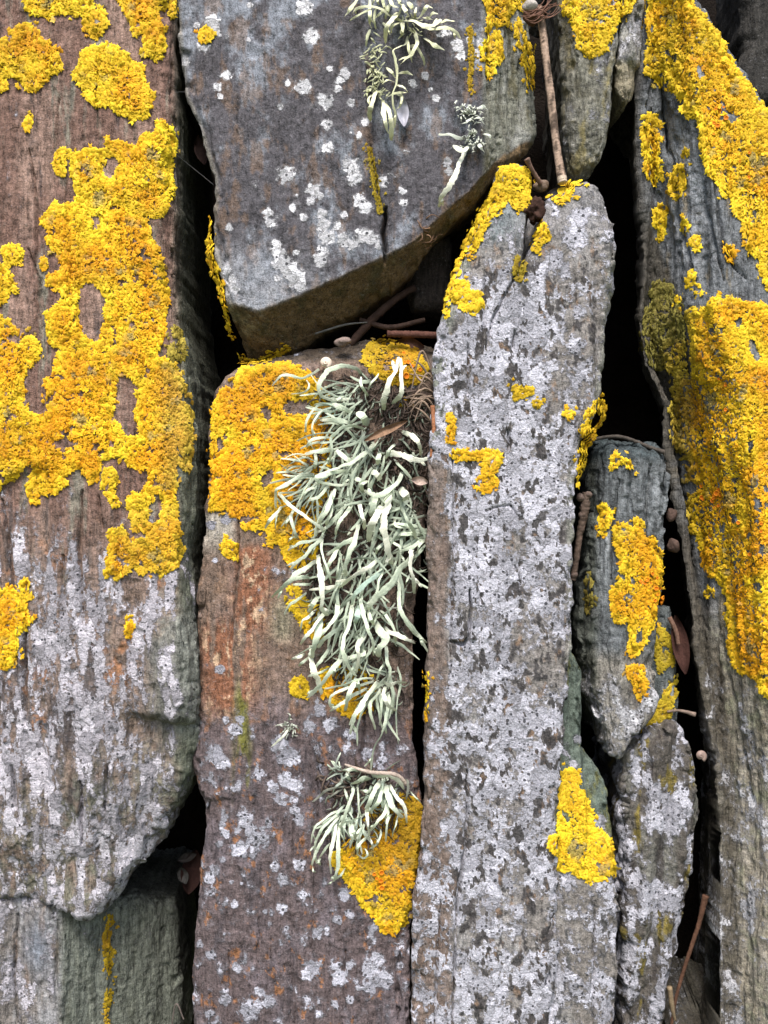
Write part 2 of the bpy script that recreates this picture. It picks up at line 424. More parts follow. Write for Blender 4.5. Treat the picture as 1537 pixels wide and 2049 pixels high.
stone('left', [(-190, -170), (-185, 400), (-190, 1000), (-190, 1500), (-185, 1800)],
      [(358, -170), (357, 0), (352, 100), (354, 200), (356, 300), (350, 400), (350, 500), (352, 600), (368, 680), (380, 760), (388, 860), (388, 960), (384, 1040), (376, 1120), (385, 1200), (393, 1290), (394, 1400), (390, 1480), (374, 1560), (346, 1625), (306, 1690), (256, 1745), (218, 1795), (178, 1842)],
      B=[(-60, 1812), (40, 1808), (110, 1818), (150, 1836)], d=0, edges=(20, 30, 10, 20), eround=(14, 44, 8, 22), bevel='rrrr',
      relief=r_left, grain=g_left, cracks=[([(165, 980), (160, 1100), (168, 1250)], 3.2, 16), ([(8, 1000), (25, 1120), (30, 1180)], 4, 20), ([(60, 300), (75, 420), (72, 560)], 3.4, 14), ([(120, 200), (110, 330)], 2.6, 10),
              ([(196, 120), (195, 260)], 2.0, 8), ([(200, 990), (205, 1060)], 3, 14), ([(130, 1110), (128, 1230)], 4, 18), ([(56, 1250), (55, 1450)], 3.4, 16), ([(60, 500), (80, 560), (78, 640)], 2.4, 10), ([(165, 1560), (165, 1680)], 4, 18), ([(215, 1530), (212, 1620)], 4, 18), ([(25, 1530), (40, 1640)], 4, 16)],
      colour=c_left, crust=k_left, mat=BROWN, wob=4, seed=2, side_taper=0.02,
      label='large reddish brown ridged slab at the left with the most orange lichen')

# --- dark slate slab at the top
CR_TOP = [(609,15,17),(424,44,16),(427,62,14),(408,91,12),(394,50,6),(369,122,11),(452,149,10),(436,174,9),(441,193,7),(622,73,16),(607,176,16),(577,166,7),(561,213,7),(650,203,16),(675,178,8),(690,146,12),(680,160,9),(661,137,6),(702,206,8),(653,249,10),(656,294,12),(572,348,17),(703,332,16),(710,356,14),(766,364,11),(805,382,8),(627,380,13),(622,402,9),(640,392,7),(587,416,8),(720,402,14),(730,415,13),(688,430,8),(607,435,8),(536,428,11),(541,446,11),(645,428,11),(648,448,14),(655,474,16),(675,453,10),(690,480,14),(703,488,14),(728,470,14),(744,478,14),(756,494,8),(551,490,12),(556,505,12),(592,507,7),(644,507,13),(458,455,7),(702,266,3),(718,272,7),(732,244,9),(827,166,9),(851,152,8),(807,406,8),(563,525,18),(577,540,20),(592,556,18),(600,572,12),(641,520,14),(453,540,9),(461,561,12),(468,581,9),(554,557,6),(893,62,10),(915,90,13),(923,112,10),(957,108,13),(962,88,11),(894,325,10),(899,343,8),(940,80,8),(872,197,8),(862,180,5),(500,10,6),(497,80,4)]
def c_top(V, px, py):
    n1 = fbm(V, (45, 45, 30), 6, 41, 0.66); n2 = fbm(V, (90, 90, 40), 5, 42, 0.66); n3 = fbm(V, (130, 130, 45), 5, 43, 0.66)
    c = solid(V, (0.072, 0.067, 0.074))
    c = mixv(c, (0.20, 0.215, 0.245), sstep(0.0, 0.35, n1+0.15*sstep(200, 0, py))*0.85)
    c = mixv(c, (0.038, 0.034, 0.036), sstep(0.1, 0.5, -n2)*0.7)
    c = mixv(c, (0.150, 0.092, 0.055), sstep(0.12, 0.34, n3+0.12*np.exp(-((px-470)/90)**2))*0.5)
    pale = sstep(430, 600, py-0.25*(px-520)+40*n1)*sstep(720, 560, px)
    c = mixv(c, (0.24, 0.245, 0.265), pale*sstep(-0.5, 0.3, n2)*0.85)
    # brown underside below the front face's lower edge
    lo = np.interp(px, [440, 460, 520, 600, 700, 770, 830, 880, 940, 990, 1050], [600, 605, 622, 590, 545, 512, 482, 432, 382, 322, 280])
    und = sstep(-8, 8, py-lo+5*n3)
    c = mixv(c, (0.115, 0.076, 0.038), und)
    c = mixv(c, (0.30, 0.26, 0.17), und*sstep(540, 490, px)*sstep(690, 640, py)*sstep(-0.2, 0.2, n3)*0.8)
    c = mixv(c, (0.05, 0.05, 0.025), und*sstep(0.0, 0.4, n2)*0.6)
    # greenish right flank
    fl = sstep(-8, 8, px-968-4*n2)*(1-und)
    c = mixv(c, (0.155, 0.155, 0.125), fl)
    c = mixv(c, (0.27, 0.27, 0.25), fl*sstep(0.05, 0.35, n1)*0.7)
    c = mixv(c, (0.075, 0.065, 0.03), fl*sstep(0.05, 0.35, n2)*0.75)
    rim = sstep(12, 2, px-np.interp(py, [0, 120, 190, 240, 300, 350, 400, 450, 500, 560, 600], [352, 362, 370, 395, 412, 428, 430, 425, 430, 445, 455]))
    c = mixv(c, (0.26, 0.24, 0.20), rim*0.6)
    return c
def k_top(V, px, py):
    f = blobs(px, py, V, CR_TOP, 0.30, 51, 260)
    n = fbm(V, (150, 150, 120), 3, 52); w = fbm(V, 40, 2, 53)
    thin = np.clip(0.16+0.40*n+0.22*w+0.12*sstep(420, 560, py)*sstep(720, 560, px), 0, 0.62)
    und = np.interp(px, [440, 460, 520, 600, 700, 770, 830, 880, 940, 990, 1050], [600, 605, 622, 590, 545, 512, 482, 432, 382, 322, 280])
    return np.where(py < und, np.maximum(f, thin), np.maximum(0, f-0.3))
def g_top(V, px, py):
    n = fbm(V, (70, 70, 25), 3, 61); s_ = strata(V, 150, 12, 62, 2); fl = sstep(960, 985, px)
    return 0.0009*terrace(V, 40, 12, 65)+0.0006*n+0.00022*s_+0.00042*fbm(V, 240, 2, 64, 0.6)+fl*(0.0012*strata(V, 75, 9, 63, 2)+0.003*terrace(V, 60, 8, 66))
def r_top(px, py, V):
    lo = np.interp(px, [440, 460, 520, 600, 700, 770, 830, 880, 940, 990, 1050, 1090], [600, 605, 622, 590, 545, 512, 482, 432, 382, 322, 280, 240])
    y = 1.25*np.clip(py-lo, 0, 200)
    y = y+0.8*np.clip(px-966, 0, 140)*sstep(420, 300, py)
    y = y+14*sstep(500, 380, px+0.2*(py-300))
    return y
stone('top', [(346, -170), (352, 0), (362, 120), (371, 190), (395, 240), (412, 300), (428, 350), (431, 400), (426, 450), (431, 500), (445, 560), (456, 610), (470, 665), (482, 716)],
      [(1040, -170), (1062, -60), (1072, 30), (1082, 120), (1088, 190), (1080, 235), (1058, 275), (1030, 305)],
      B=[(545, 708), (600, 676), (655, 642), (730, 600), (790, 562), (838, 520), (870, 470), (950, 402), (1000, 334)],
      d=4, edges=(6, 14, 8, 6), eround=(5, 14, 8, 5), relief=r_top, grain=g_top,
      cracks=[([(772, 415), (768, 470), (772, 530)], 4.5, 40), ([(742, 290), (752, 350), (762, 410), (772, 440)], 2.0, 10), ([(715, 20), (735, 150), (742, 240)], 1.6, 7), ([(528, 60), (532, 220)], 1.4, 5), ([(620, 330), (640, 420)], 1.3, 5), ([(1000, 150), (1006, 280)], 4, 18), ([(975, 60), (982, 260)], 4, 14), ([(1040, 120), (1044, 260)], 4, 14)],
      colour=c_top, crust=k_top, mat=SLATE, wob=2.4, seed=3,
      label='dark slate slab at the top with scattered white crust spots and a slanting underside')

# --- purple brown slab in the middle, under the strap lichen
CR_MID = [(430,1510,17),(445,1525,14),(560,1490,18),(575,1515,22),(570,1560,16),(590,1570,16),(545,1575,13),(562,1600,13),(526,1545,7),(500,1660,14),(515,1680,22),(480,1700,17),(450,1670,9),(440,1690,7),(600,1640,13),(590,1620,10),(565,1760,13),(430,1740,10),(420,1755,12),(445,1720,7),(600,1730,12),(550,1735,9),(605,1790,10),(470,1810,8),(565,1818,10),(530,1825,6),(690,1790,13),(700,1830,9),(675,1840,10),(635,1865,13),(625,1935,17),(615,1950,12),(673,1935,10),(680,1955,16),(702,1930,9),(745,1940,20),(765,1960,20),(740,1975,14),(755,1920,14),(423,1910,10),(400,1890,8),(475,1935,10),(520,1985,10),(450,2000,12),(500,2020,20),(540,2005,14),(670,2010,8),(700,2000,8),(640,2030,9),(420,2030,9),(462,1765,5),(483,1768,4),(430,1120,6),(470,1460,14),(455,1440,9),(640,1420,12),(660,1450,14),(620,1455,14),(700,1470,12),(735,1510,12),(480,1440,8),(440,1340,9),(470,1030,12),(450,1040,10),(424,1050,9),(770,1820,9),(800,1930,8)]
def c_mid(V, px, py):
    n1 = fbm(V, (50, 50, 22), 6, 71, 0.66); n2 = fbm(V, (100, 100, 30), 5, 72, 0.66); n3 = fbm(V, (150, 150, 90), 5, 73, 0.66)
    c = solid(V, (0.098, 0.074, 0.074))
    c = mixv(c, (0.155, 0.128, 0.142), sstep(0.0, 0.45, n1)*0.8)
    c = mixv(c, (0.050, 0.042, 0.046), sstep(0.12, 0.45, -n2)*0.75)
    low = sstep(1400, 1600, py)
    c = mixv(c, (0.25, 0.110, 0.045), sstep(0.26, 0.34, n3)*(0.35+0.45*low))
    up = sstep(1460, 1380, py+40*n1)
    c = mixv(c, (0.185, 0.125, 0.085), up*0.65)
    rust = np.exp(-((px-500-25*n1)/34)**2)*sstep(1080, 1110, py)*sstep(1310, 1230, py)
    rust = np.maximum(rust, np.exp(-((px-455-20*n1)/48)**2)*sstep(1210, 1280, py)*sstep(1460, 1380, py)*0.95)
    c = mixv(c, (0.205, 0.088, 0.048), np.clip(rust*1.5, 0, 1)*sstep(-0.25, 0.05, n2+0.5*strata(V, 160, 10, 77, 2)-0.1)*0.95)
    c = mixv(c, (0.42, 0.29, 0.19), np.clip(rust*1.3, 0, 1)*sstep(0.12, 0.22, n3+0.2*n2))
    pale = sstep(478, 455, px)*sstep(1020, 1035, py)*sstep(1130, 1060, py)
    c = mixv(c, (0.36, 0.33, 0.28), pale*0.8)
    c = mixv(c, (0.24, 0.22, 0.15), np.exp(-((px-565)/24)**2)*sstep(1180, 1220, py)*sstep(1300, 1260, py)*0.7)
    c = mixv(c, (0.13, 0.125, 0.028), sstep(0.12, 0.34, fbm(V, (160, 160, 30), 3, 75))*np.exp(-((px-486)/16)**2)*sstep(1340, 1400, py)*sstep(1640, 1600, py))
    c = mixv(c, (0.030, 0.022, 0.018), sstep(740, 880, py)*0+sstep(780, 815, px)*sstep(1480, 1380, py)*0.35)  # right strip painted darker, standing for the shade beside the gap
    # darker brown towards the top edge
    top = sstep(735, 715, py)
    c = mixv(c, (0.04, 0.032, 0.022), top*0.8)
    return c
def k_mid(V, px, py):
    f = blobs(px, py, V, CR_MID, 0.34, 81, 240)
    n = fbm(V, (150, 150, 110), 3, 82); w = fbm(V, 45, 2, 83)
    thin = 0.13+0.50*n+0.18*w+0.14*sstep(1380, 1500, py)
    return np.clip(np.maximum(f, thin), 0, 1)
def g_mid(V, px, py):
    return 0.0016*terrace(V, 45, 6, 95)+0.0008*fbm(V, (60, 60, 25), 3, 91)+0.00055*strata(V, 110, 8, 92, 2)+0.00042*fbm(V, 240, 2, 94, 0.6)
def r_mid(px, py, V):
    y = 40*sstep(740, 690, py)
    y = y+10*sstep(790, 840, px)*sstep(1500, 1400, py)
    y = y-6*np.exp(-((px-470)/60)**2)
    y = y+7*sstep(1588, 1606, py)*sstep(520, 420, px)
    return y
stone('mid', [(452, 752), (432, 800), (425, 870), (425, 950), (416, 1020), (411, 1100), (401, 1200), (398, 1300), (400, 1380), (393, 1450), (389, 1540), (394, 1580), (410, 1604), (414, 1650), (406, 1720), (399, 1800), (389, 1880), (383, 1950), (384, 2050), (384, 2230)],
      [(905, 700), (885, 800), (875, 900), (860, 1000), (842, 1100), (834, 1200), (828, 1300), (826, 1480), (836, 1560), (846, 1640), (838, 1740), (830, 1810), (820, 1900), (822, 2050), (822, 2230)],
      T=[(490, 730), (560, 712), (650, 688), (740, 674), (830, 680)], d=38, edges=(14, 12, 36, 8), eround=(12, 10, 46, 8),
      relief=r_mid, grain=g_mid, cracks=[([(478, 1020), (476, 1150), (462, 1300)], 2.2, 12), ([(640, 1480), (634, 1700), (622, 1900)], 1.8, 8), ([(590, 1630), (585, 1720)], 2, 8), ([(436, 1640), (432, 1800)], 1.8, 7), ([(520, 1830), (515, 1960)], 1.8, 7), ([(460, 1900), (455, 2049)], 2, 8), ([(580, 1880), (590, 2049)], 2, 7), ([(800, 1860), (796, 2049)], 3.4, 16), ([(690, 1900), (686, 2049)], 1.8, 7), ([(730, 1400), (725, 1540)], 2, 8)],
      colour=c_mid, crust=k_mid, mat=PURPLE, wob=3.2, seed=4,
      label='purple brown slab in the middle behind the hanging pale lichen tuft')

# --- tall grey slab right of the middle
def c_tall(V, px, py):
    n1 = fbm(V, (50, 50, 28), 6, 101, 0.66); n2 = fbm(V, (95, 95, 60), 5, 102, 0.66); n3 = fbm(V, (160, 160, 80), 5, 103, 0.66)
    c = solid(V, (0.185, 0.168, 0.155))
    c = mixv(c, (0.275, 0.26, 0.25), sstep(0.0, 0.45, n1))
    c = mixv(c, (0.045, 0.040, 0.040), sstep(0.24, 0.30, -n2)*0.92)
    c = mixv(c, (0.040, 0.037, 0.038), sstep(0.26, 0.32, fbm(V, (170, 170, 120), 3, 104, 0.6))*0.9)
    c = mixv(c, (0.21, 0.135, 0.085), sstep(0.20, 0.42, n3)*0.7)
    left = sstep(905, 885, px+6*n2-8*sstep(1400, 1700, py))*sstep(880, 950, py)
    c = mixv(c, (0.155, 0.112, 0.090), left*0.8)
    head = sstep(520, 430, py+30*n2)
    c = mixv(c, (0.21, 0.205, 0.21), head*0.6)
    c = mixv(c, (0.16, 0.19, 0.20), head*sstep(1075, 1000, px)*0.8)
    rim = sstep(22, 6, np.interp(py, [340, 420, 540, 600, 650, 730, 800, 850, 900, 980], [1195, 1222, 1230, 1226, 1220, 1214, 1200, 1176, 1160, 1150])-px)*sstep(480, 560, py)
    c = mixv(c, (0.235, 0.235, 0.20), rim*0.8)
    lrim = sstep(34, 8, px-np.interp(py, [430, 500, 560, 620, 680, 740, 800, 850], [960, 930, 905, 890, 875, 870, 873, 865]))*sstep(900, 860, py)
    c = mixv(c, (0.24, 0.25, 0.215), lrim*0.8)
    return c
def k_tall(V, px, py):
    n = fbm(V, (85, 85, 70), 5, 111, 0.78); w = fbm(V, 28, 2, 112)
    f = 0.68+0.75*n+0.14*w-0.6*sstep(0.24, 0.30, -fbm(V, (95, 95, 60), 5, 102, 0.66))-0.5*sstep(0.26, 0.32, fbm(V, (170, 170, 120), 3, 104, 0.6))
    f -= 0.42*sstep(908, 884, px-8*sstep(1600, 1800, py))*sstep(880, 950, py)*(sstep(1500, 1400, py)*0.6+0.4)
    f -= 0.34*sstep(590, 500, py)+0.30*np.exp(-((px-1135)/55)**2-((py-670)/120)**2)
    f += 0.10*np.exp(-((px-1020)/120)**2-((py-760)/330)**2)
    f -= 0.48*np.exp(-((px-1085)/50)**2-((py-1320)/75)**2)+0.28*np.exp(-((px-1060)/60)**2-((py-1850)/70)**2)
    f -= 0.2*sstep(1160, 1200, px)*sstep(500, 560, py)
    f = np.maximum(f, blobs(px, py, V, [(1158, 440, 20), (1150, 475, 24), (1172, 425, 12), (1110, 520, 20), (1090, 535, 15), (1130, 545, 13), (1150, 690, 18), (1160, 625, 14)], 0.25, 113, 240))
    return np.clip(f, 0, 1)
def g_tall(V, px, py):
    return 0.0018*terrace(V, 40, 5, 125)+0.0008*fbm(V, (55, 55, 30), 3, 121)+0.00055*strata(V, 85, 5, 122, 2)+0.00042*fbm(V, 240, 2, 124, 0.6)+0.0012*fbm(V, 40, 2, 126)*sstep(900, 600, py)
def r_tall(px, py, V):
    notch = [(1054, 300), (1064, 385), (1052, 470), (1043, 528), (1056, 520), (1078, 470), (1096, 405), (1112, 300)]
    y = 105*sstep(-4, 10, sdpoly(px, py, notch))
    y = y+30*sstep(1000, 940, px+0.0*py)*sstep(640, 460, py)
    y = y+6*sstep(1178, 1200, px-(py-700)*0.02)*sstep(500, 620, py)*3
    y = y+13*sstep(1092, 1098, px-0.002*py)*0
    y = y+9*sstep(941, 935, px+4*np.sin(py/60))*sstep(1000, 1040, py)*sstep(1300, 1280, py)*0-7*sstep(905, 935, px)*sstep(1290, 1280, py+0.2*(px-920))*sstep(960, 945, px)*sstep(1090, 1200, py)
    y = y+16*sstep(470, 380, py)
    return y
stone('tall', [(1002, 330), (982, 372), (960, 430), (932, 500), (906, 560), (891, 620), (876, 680), (871, 740), (872, 800), (866, 850), (862, 900), (860, 980), (857, 1050), (860, 1150), (858, 1250), (857, 1350), (855, 1430), (851, 1500), (849, 1600), (846, 1660), (838, 1720), (832, 1800), (828, 1900), (826, 2049), (824, 2230)],
      [(1192, 366), (1212, 386), (1223, 420), (1226, 470), (1232, 540), (1229, 600), (1221, 650), (1215, 730), (1201, 800), (1177, 850), (1161, 900), (1151, 980), (1148, 1050), (1146, 1150), (1143, 1250), (1140, 1350), (1130, 1420), (1126, 1500), (1121, 1560), (1112, 1650), (1113, 1760), (1114, 1850), (1112, 1950), (1110, 2049), (1110, 2230)],
      T=[(1022, 324), (1052, 330), (1064, 350), (1080, 372), (1100, 392), (1130, 374), (1165, 361)], d=0, edges=(8, 9, 14, 8), eround=(6, 7, 14, 8),
      relief=r_tall, grain=g_tall, wob=4.2, cracks=[([(937, 690), (936, 730), (937, 800)], 2.6, 14), ([(905, 900), (908, 1050), (905, 1200), (902, 1350)], 2.2, 12), ([(942, 1180), (942, 1250), (940, 1285)], 3.0, 22), ([(902, 1285), (925, 1290), (942, 1275)], 3.0, 16), ([(935, 1540), (932, 1680), (915, 1800), (908, 1950), (906, 2049)], 2.6, 14), ([(882, 1800), (874, 1950), (870, 2049)], 2.2, 11), ([(1045, 525), (1020, 575), (985, 640), (972, 700)], 2.4, 12), ([(968, 540), (970, 640), (965, 690)], 2.4, 10), ([(1030, 660), (1029, 700)], 3.0, 14), ([(1018, 860), (1020, 900)], 3, 12), ([(1040, 1120), (1042, 1180)], 2, 9), ([(975, 1020), (1020, 1010), (1035, 1030)], 2, 8)],
      colour=c_tall, crust=k_tall, mat=PALE, seed=5,
      label='tall narrow grey slab speckled with pale crust, notched at its top')

# --- thin slab tucked behind the tall slab's right edge
def c_thin(V, px, py):
    n1 = fbm(V, (60, 60, 20), 6, 131, 0.66); n2 = fbm(V, (110, 110, 40), 5, 132, 0.66)
    c = solid(V, (0.165, 0.148, 0.132))
    c = mixv(c, (0.24, 0.225, 0.21), sstep(0.0, 0.4, n1))
    c = mixv(c, (0.05, 0.05, 0.05), sstep(0.2, 0.36, -n2)*0.9)
    g = sstep(1740, 1620, py+30*n1)
    c = mixv(c, (0.085, 0.105, 0.085), g)
    c = mixv(c, (0.12, 0.115, 0.03), g*sstep(0.12, 0.3, n2)*0.8)
    return c
def k_thin(V, px, py):
    f = 0.52+0.45*fbm(V, (85, 85, 70), 5, 141, 0.78)*1.6+0.2*fbm(V, 28, 2, 142)-0.40*sstep(1760, 1700, py)
    f = np.maximum(f, blobs(px, py, V, [(1146, 1530, 10), (1156, 1480, 9), (1200, 1640, 12), (1204, 1655, 9)], 0.25, 143))
    return np.clip(f, 0, 1)
stone('thin', [(1085, 1310), (1080, 1500), (1075, 1800), (1075, 2230)],
      [(1150, 1310), (1168, 1350), (1170, 1430), (1168, 1505), (1192, 1530), (1212, 1570), (1226, 1640), (1232, 1760), (1239, 1850), (1234, 1950), (1230, 2049), (1230, 2230)],
      d=15, edges=(6, 10, 10, 6), eround=(6, 9, 10, 6), relief=lambda px, py, V: 26*sstep(1640, 1500, py)+14*sstep(1166, 1174, px)*sstep(1760, 1650, py)-5*sstep(1740, 1790, py),
      grain=lambda V, px, py: 0.0016*terrace(V, 50, 6, 154)+0.0007*fbm(V, (60, 60, 25), 3, 151)+0.0006*strata(V, 110, 8, 152, 2)+0.00042*fbm(V, 240, 2, 153, 0.6),
      cracks=[([(1190, 1800), (1186, 2049)], 2, 9)], colour=c_thin, crust=k_thin, mat=PALE, wob=3, seed=6,
      label='thin grey and dark green slab tucked against the right edge of the tall slab, bottom')

# --- wedge at the top right, beside the dead stem
def c_wedge(V, px, py):
    n1 = fbm(V, (55, 55, 25), 6, 161, 0.66); n2 = fbm(V, (100, 100, 50), 5, 162, 0.66)
    c = solid(V, (0.155, 0.150, 0.122))
    c = mixv(c, (0.34, 0.335, 0.31), sstep(0.0, 0.35, n1+0.25*sstep(1175, 1215, px)))
    c = mixv(c, (0.16, 0.13, 0.045), sstep(0.05, 0.35, n2)*0.75)
    c = mixv(c, (0.055, 0.05, 0.03), sstep(0.1, 0.4, -n2)*0.75)
    c = mixv(c, (0.06, 0.055, 0.045), sstep(1160, 1130, px)*0.6)
    return c
stone('wedge', [(1113, -170), (1116, 0), (1120, 100), (1124, 200), (1132, 290), (1142, 345)],
      [(1250, -170), (1240, 0), (1233, 60), (1226, 170), (1217, 255), (1202, 310), (1184, 346)], B=[(1163, 356)],
      d=55, edges=(40, 12, 8, 26), eround=(40, 10, 8, 30), relief=lambda px, py, V: 16*sstep(200, 340, py),
      grain=lambda V, px, py: 0.001*fbm(V, (50, 50, 25), 3, 171)+0.0028*terrace(V, 60, 9, 175)+0.0008*strata(V, 95, 9, 172, 2)+0.00042*fbm(V, 240, 2, 173, 0.6),
      colour=c_wedge, crust=lambda V, px, py: np.clip(0.30+0.4*fbm(V, (90, 90, 60), 3, 174)+0.12*sstep(1170, 1220, px), 0, 1), mat=BLUE, wob=3, seed=7,
      label='olive grey wedge stone hanging down behind the dead stem, top right')
stone('sliver', [(1243, -170), (1242, 0), (1240, 60), (1238, 120), (1241, 165), (1250, 198)],
      [(1292, -170), (1289, 0), (1286, 60), (1281, 120), (1268, 175), (1258, 204)], d=50, edges=(12, 12, 8, 12), eround=(12, 12, 8, 16),
      relief=lambda px, py, V: 15*sstep(112, 128, py+6*np.sin(px/6)),
      grain=lambda V, px, py: 0.0022*terrace(V, 70, 12, 186)+0.0010*fbm(V, (60, 60, 35), 3, 181)+0.0006*strata(V, 110, 12, 182, 2)+0.00042*fbm(V, 240, 2, 183, 0.6),
      colour=lambda V, px, py: mixv(mixv(solid(V, (0.30, 0.29, 0.265)), (0.16, 0.15, 0.12), sstep(0, 0.4, fbm(V, (80, 80, 40), 3, 184))), (0.27, 0.235, 0.165), sstep(118, 132, py)),
      crust=lambda V, px, py: np.clip(0.42+0.4*fbm(V, (100, 100, 80), 3, 185)-0.4*sstep(118, 132, py), 0, 1), mat=BLUE, wob=3, seed=8,
      label='small pale pointed splinter of stone between the wedge and the right slab')

# --- big slab along the right edge
def c_right(V, px, py):
    n1 = fbm(V, (45, 45, 12), 6, 191, 0.66); n2 = fbm(V, (110, 110, 18), 5, 192, 0.66); n3 = fbm(V, 90, 5, 193, 0.66)
    c = solid(V, (0.130, 0.137, 0.145))
    c = mixv(c, (0.235, 0.245, 0.26), sstep(0.0, 0.4, n1))
    c = mixv(c, (0.045, 0.045, 0.05), sstep(0.12, 0.4, -n2)*0.8)
    c = mixv(c, (0.20, 0.15, 0.075), sstep(0.18, 0.42, n2)*0.6)
    low = sstep(1150, 1350, py+30*n1)
    c = mixv(c, (0.215, 0.185, 0.135), low*0.8)
    c = mixv(c, (0.20, 0.205, 0.13), low*sstep(0.0, 0.35, n3)*0.6)
    c = mixv(c, (0.11, 0.085, 0.06), low*sstep(0.15, 0.4, -n1)*0.8)
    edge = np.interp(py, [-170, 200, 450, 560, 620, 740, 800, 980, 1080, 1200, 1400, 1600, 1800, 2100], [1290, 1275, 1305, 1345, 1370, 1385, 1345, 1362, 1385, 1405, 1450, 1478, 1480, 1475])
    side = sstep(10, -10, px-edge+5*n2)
    c = mixv(c, (0.058, 0.050, 0.038), side*0.9)  # left flank darkened: its shade is put into the colour
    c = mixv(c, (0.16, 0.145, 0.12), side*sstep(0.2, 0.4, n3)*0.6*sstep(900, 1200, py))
    return c
def k_right(V, px, py):
    f = 0.14+0.60*fbm(V, (75, 75, 40), 5, 201, 0.75)+0.26*sstep(1250, 1450, py)+0.12*fbm(V, 30, 2, 202)
    return np.clip(f, 0, 1)
def g_right(V, px, py):
    up = sstep(1300, 900, py)
    return 0.0036*terrace(V, 55, 5, 215)+(0.0009+0.0008*up)*strata(V, 70, 6, 211, 2)+0.0008*strata(V, 190, 14, 212, 2)+0.001*fbm(V, (45, 45, 20), 3, 213)+0.00042*fbm(V, 240, 2, 214, 0.6)
def r_right(px, py, V):
    y = 52*np.exp(-((px-(1326+0.10*(py-150)))/9)**2)*sstep(148, 162, py)*sstep(330, 260, py)
    y = y-14*np.exp(-((px-(1440+0.06*(py-600)))/80)**2)*sstep(300, 500, py)
    y = y+20*np.exp(-((px-(1385+0.18*(py-400)))/16)**2)*sstep(200, 300, py)*sstep(620, 540, py)
    return y
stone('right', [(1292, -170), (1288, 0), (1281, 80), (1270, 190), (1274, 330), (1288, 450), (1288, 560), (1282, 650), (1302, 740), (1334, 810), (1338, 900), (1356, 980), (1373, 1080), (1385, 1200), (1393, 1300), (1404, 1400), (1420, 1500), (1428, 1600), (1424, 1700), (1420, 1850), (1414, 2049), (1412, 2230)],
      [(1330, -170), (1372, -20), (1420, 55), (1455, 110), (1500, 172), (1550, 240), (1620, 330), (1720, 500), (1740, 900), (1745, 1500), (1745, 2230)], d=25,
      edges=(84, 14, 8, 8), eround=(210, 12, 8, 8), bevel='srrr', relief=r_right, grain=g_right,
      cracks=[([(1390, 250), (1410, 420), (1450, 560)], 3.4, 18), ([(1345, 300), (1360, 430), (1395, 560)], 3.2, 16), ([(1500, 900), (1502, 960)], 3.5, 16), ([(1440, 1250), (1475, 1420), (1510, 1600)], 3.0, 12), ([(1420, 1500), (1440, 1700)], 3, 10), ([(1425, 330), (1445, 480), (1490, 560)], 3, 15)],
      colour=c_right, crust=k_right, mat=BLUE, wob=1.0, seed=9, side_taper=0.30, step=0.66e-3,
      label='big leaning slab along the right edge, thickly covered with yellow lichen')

# --- short stone right of the tall slab
def c_short(V, px, py):
    n1 = fbm(V, (60, 60, 14), 6, 221, 0.66); n2 = fbm(V, (130, 130, 20), 5, 222, 0.66)
    c = solid(V, (0.100, 0.108, 0.112))
    c = mixv(c, (0.24, 0.255, 0.265), sstep(0.02, 0.4, n1+0.15*sstep(1290, 1325, px)))
    c = mixv(c, (0.035, 0.038, 0.04), sstep(0.12, 0.4, -n2)*0.8)
    low = sstep(1290, 1330, py+20*n2)
    c = mixv(c, (0.25, 0.225, 0.19), low*0.75)
    c = mixv(c, (0.075, 0.06, 0.045), low*sstep(0.1, 0.35, n2)*0.8)
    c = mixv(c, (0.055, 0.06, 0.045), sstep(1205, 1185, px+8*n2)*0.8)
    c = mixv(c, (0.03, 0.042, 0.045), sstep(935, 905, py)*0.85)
    return c
stone('short', [(1204, 880), (1196, 920), (1186, 980), (1180, 1060), (1172, 1160), (1166, 1240), (1166, 1310), (1172, 1390), (1194, 1440), (1206, 1488)],
      [(1330, 905), (1336, 940), (1334, 1000), (1328, 1100), (1321, 1200), (1312, 1290), (1306, 1380), (1298, 1422), (1268, 1468), (1240, 1502)], T=[(1250, 884), (1300, 892)], B=[(1224, 1509)],
      d=58, edges=(18, 6, 30, 14), eround=(24, 5, 50, 12), bevel='srsr', chip=26, relief=lambda px, py, V: -9*np.exp(-((px-1240)/30)**2)+12*np.exp(-((px-(1262+0.03*(py-1000)))/10)**2)*sstep(1150, 1000, py)+10*sstep(1285, 1270, py+0.6*(px-1240))*sstep(1250, 1225, px),
      grain=lambda V, px, py: 0.0034*terrace(V, 65, 6, 236)+0.0009*strata(V, 80, 6, 231, 2)+0.0006*strata(V, 210, 14, 232, 2)+0.0009*fbm(V, (55, 55, 30), 3, 233)+0.00042*fbm(V, 240, 2, 234, 0.6),
      cracks=[([(1240, 960), (1225, 1060), (1222, 1160)], 3, 14), ([(1300, 930), (1290, 1060), (1296, 1100)], 3, 14)],
      colour=c_short, crust=lambda V, px, py: np.clip(0.18+0.36*fbm(V, (90, 90, 50), 3, 235)+0.28*sstep(1300, 1380, py), 0, 1), mat=BLUE, wob=5, seed=10, step=0.55e-3,
      label='short blue grey stone with a blunt tip, wedged right of the tall slab')

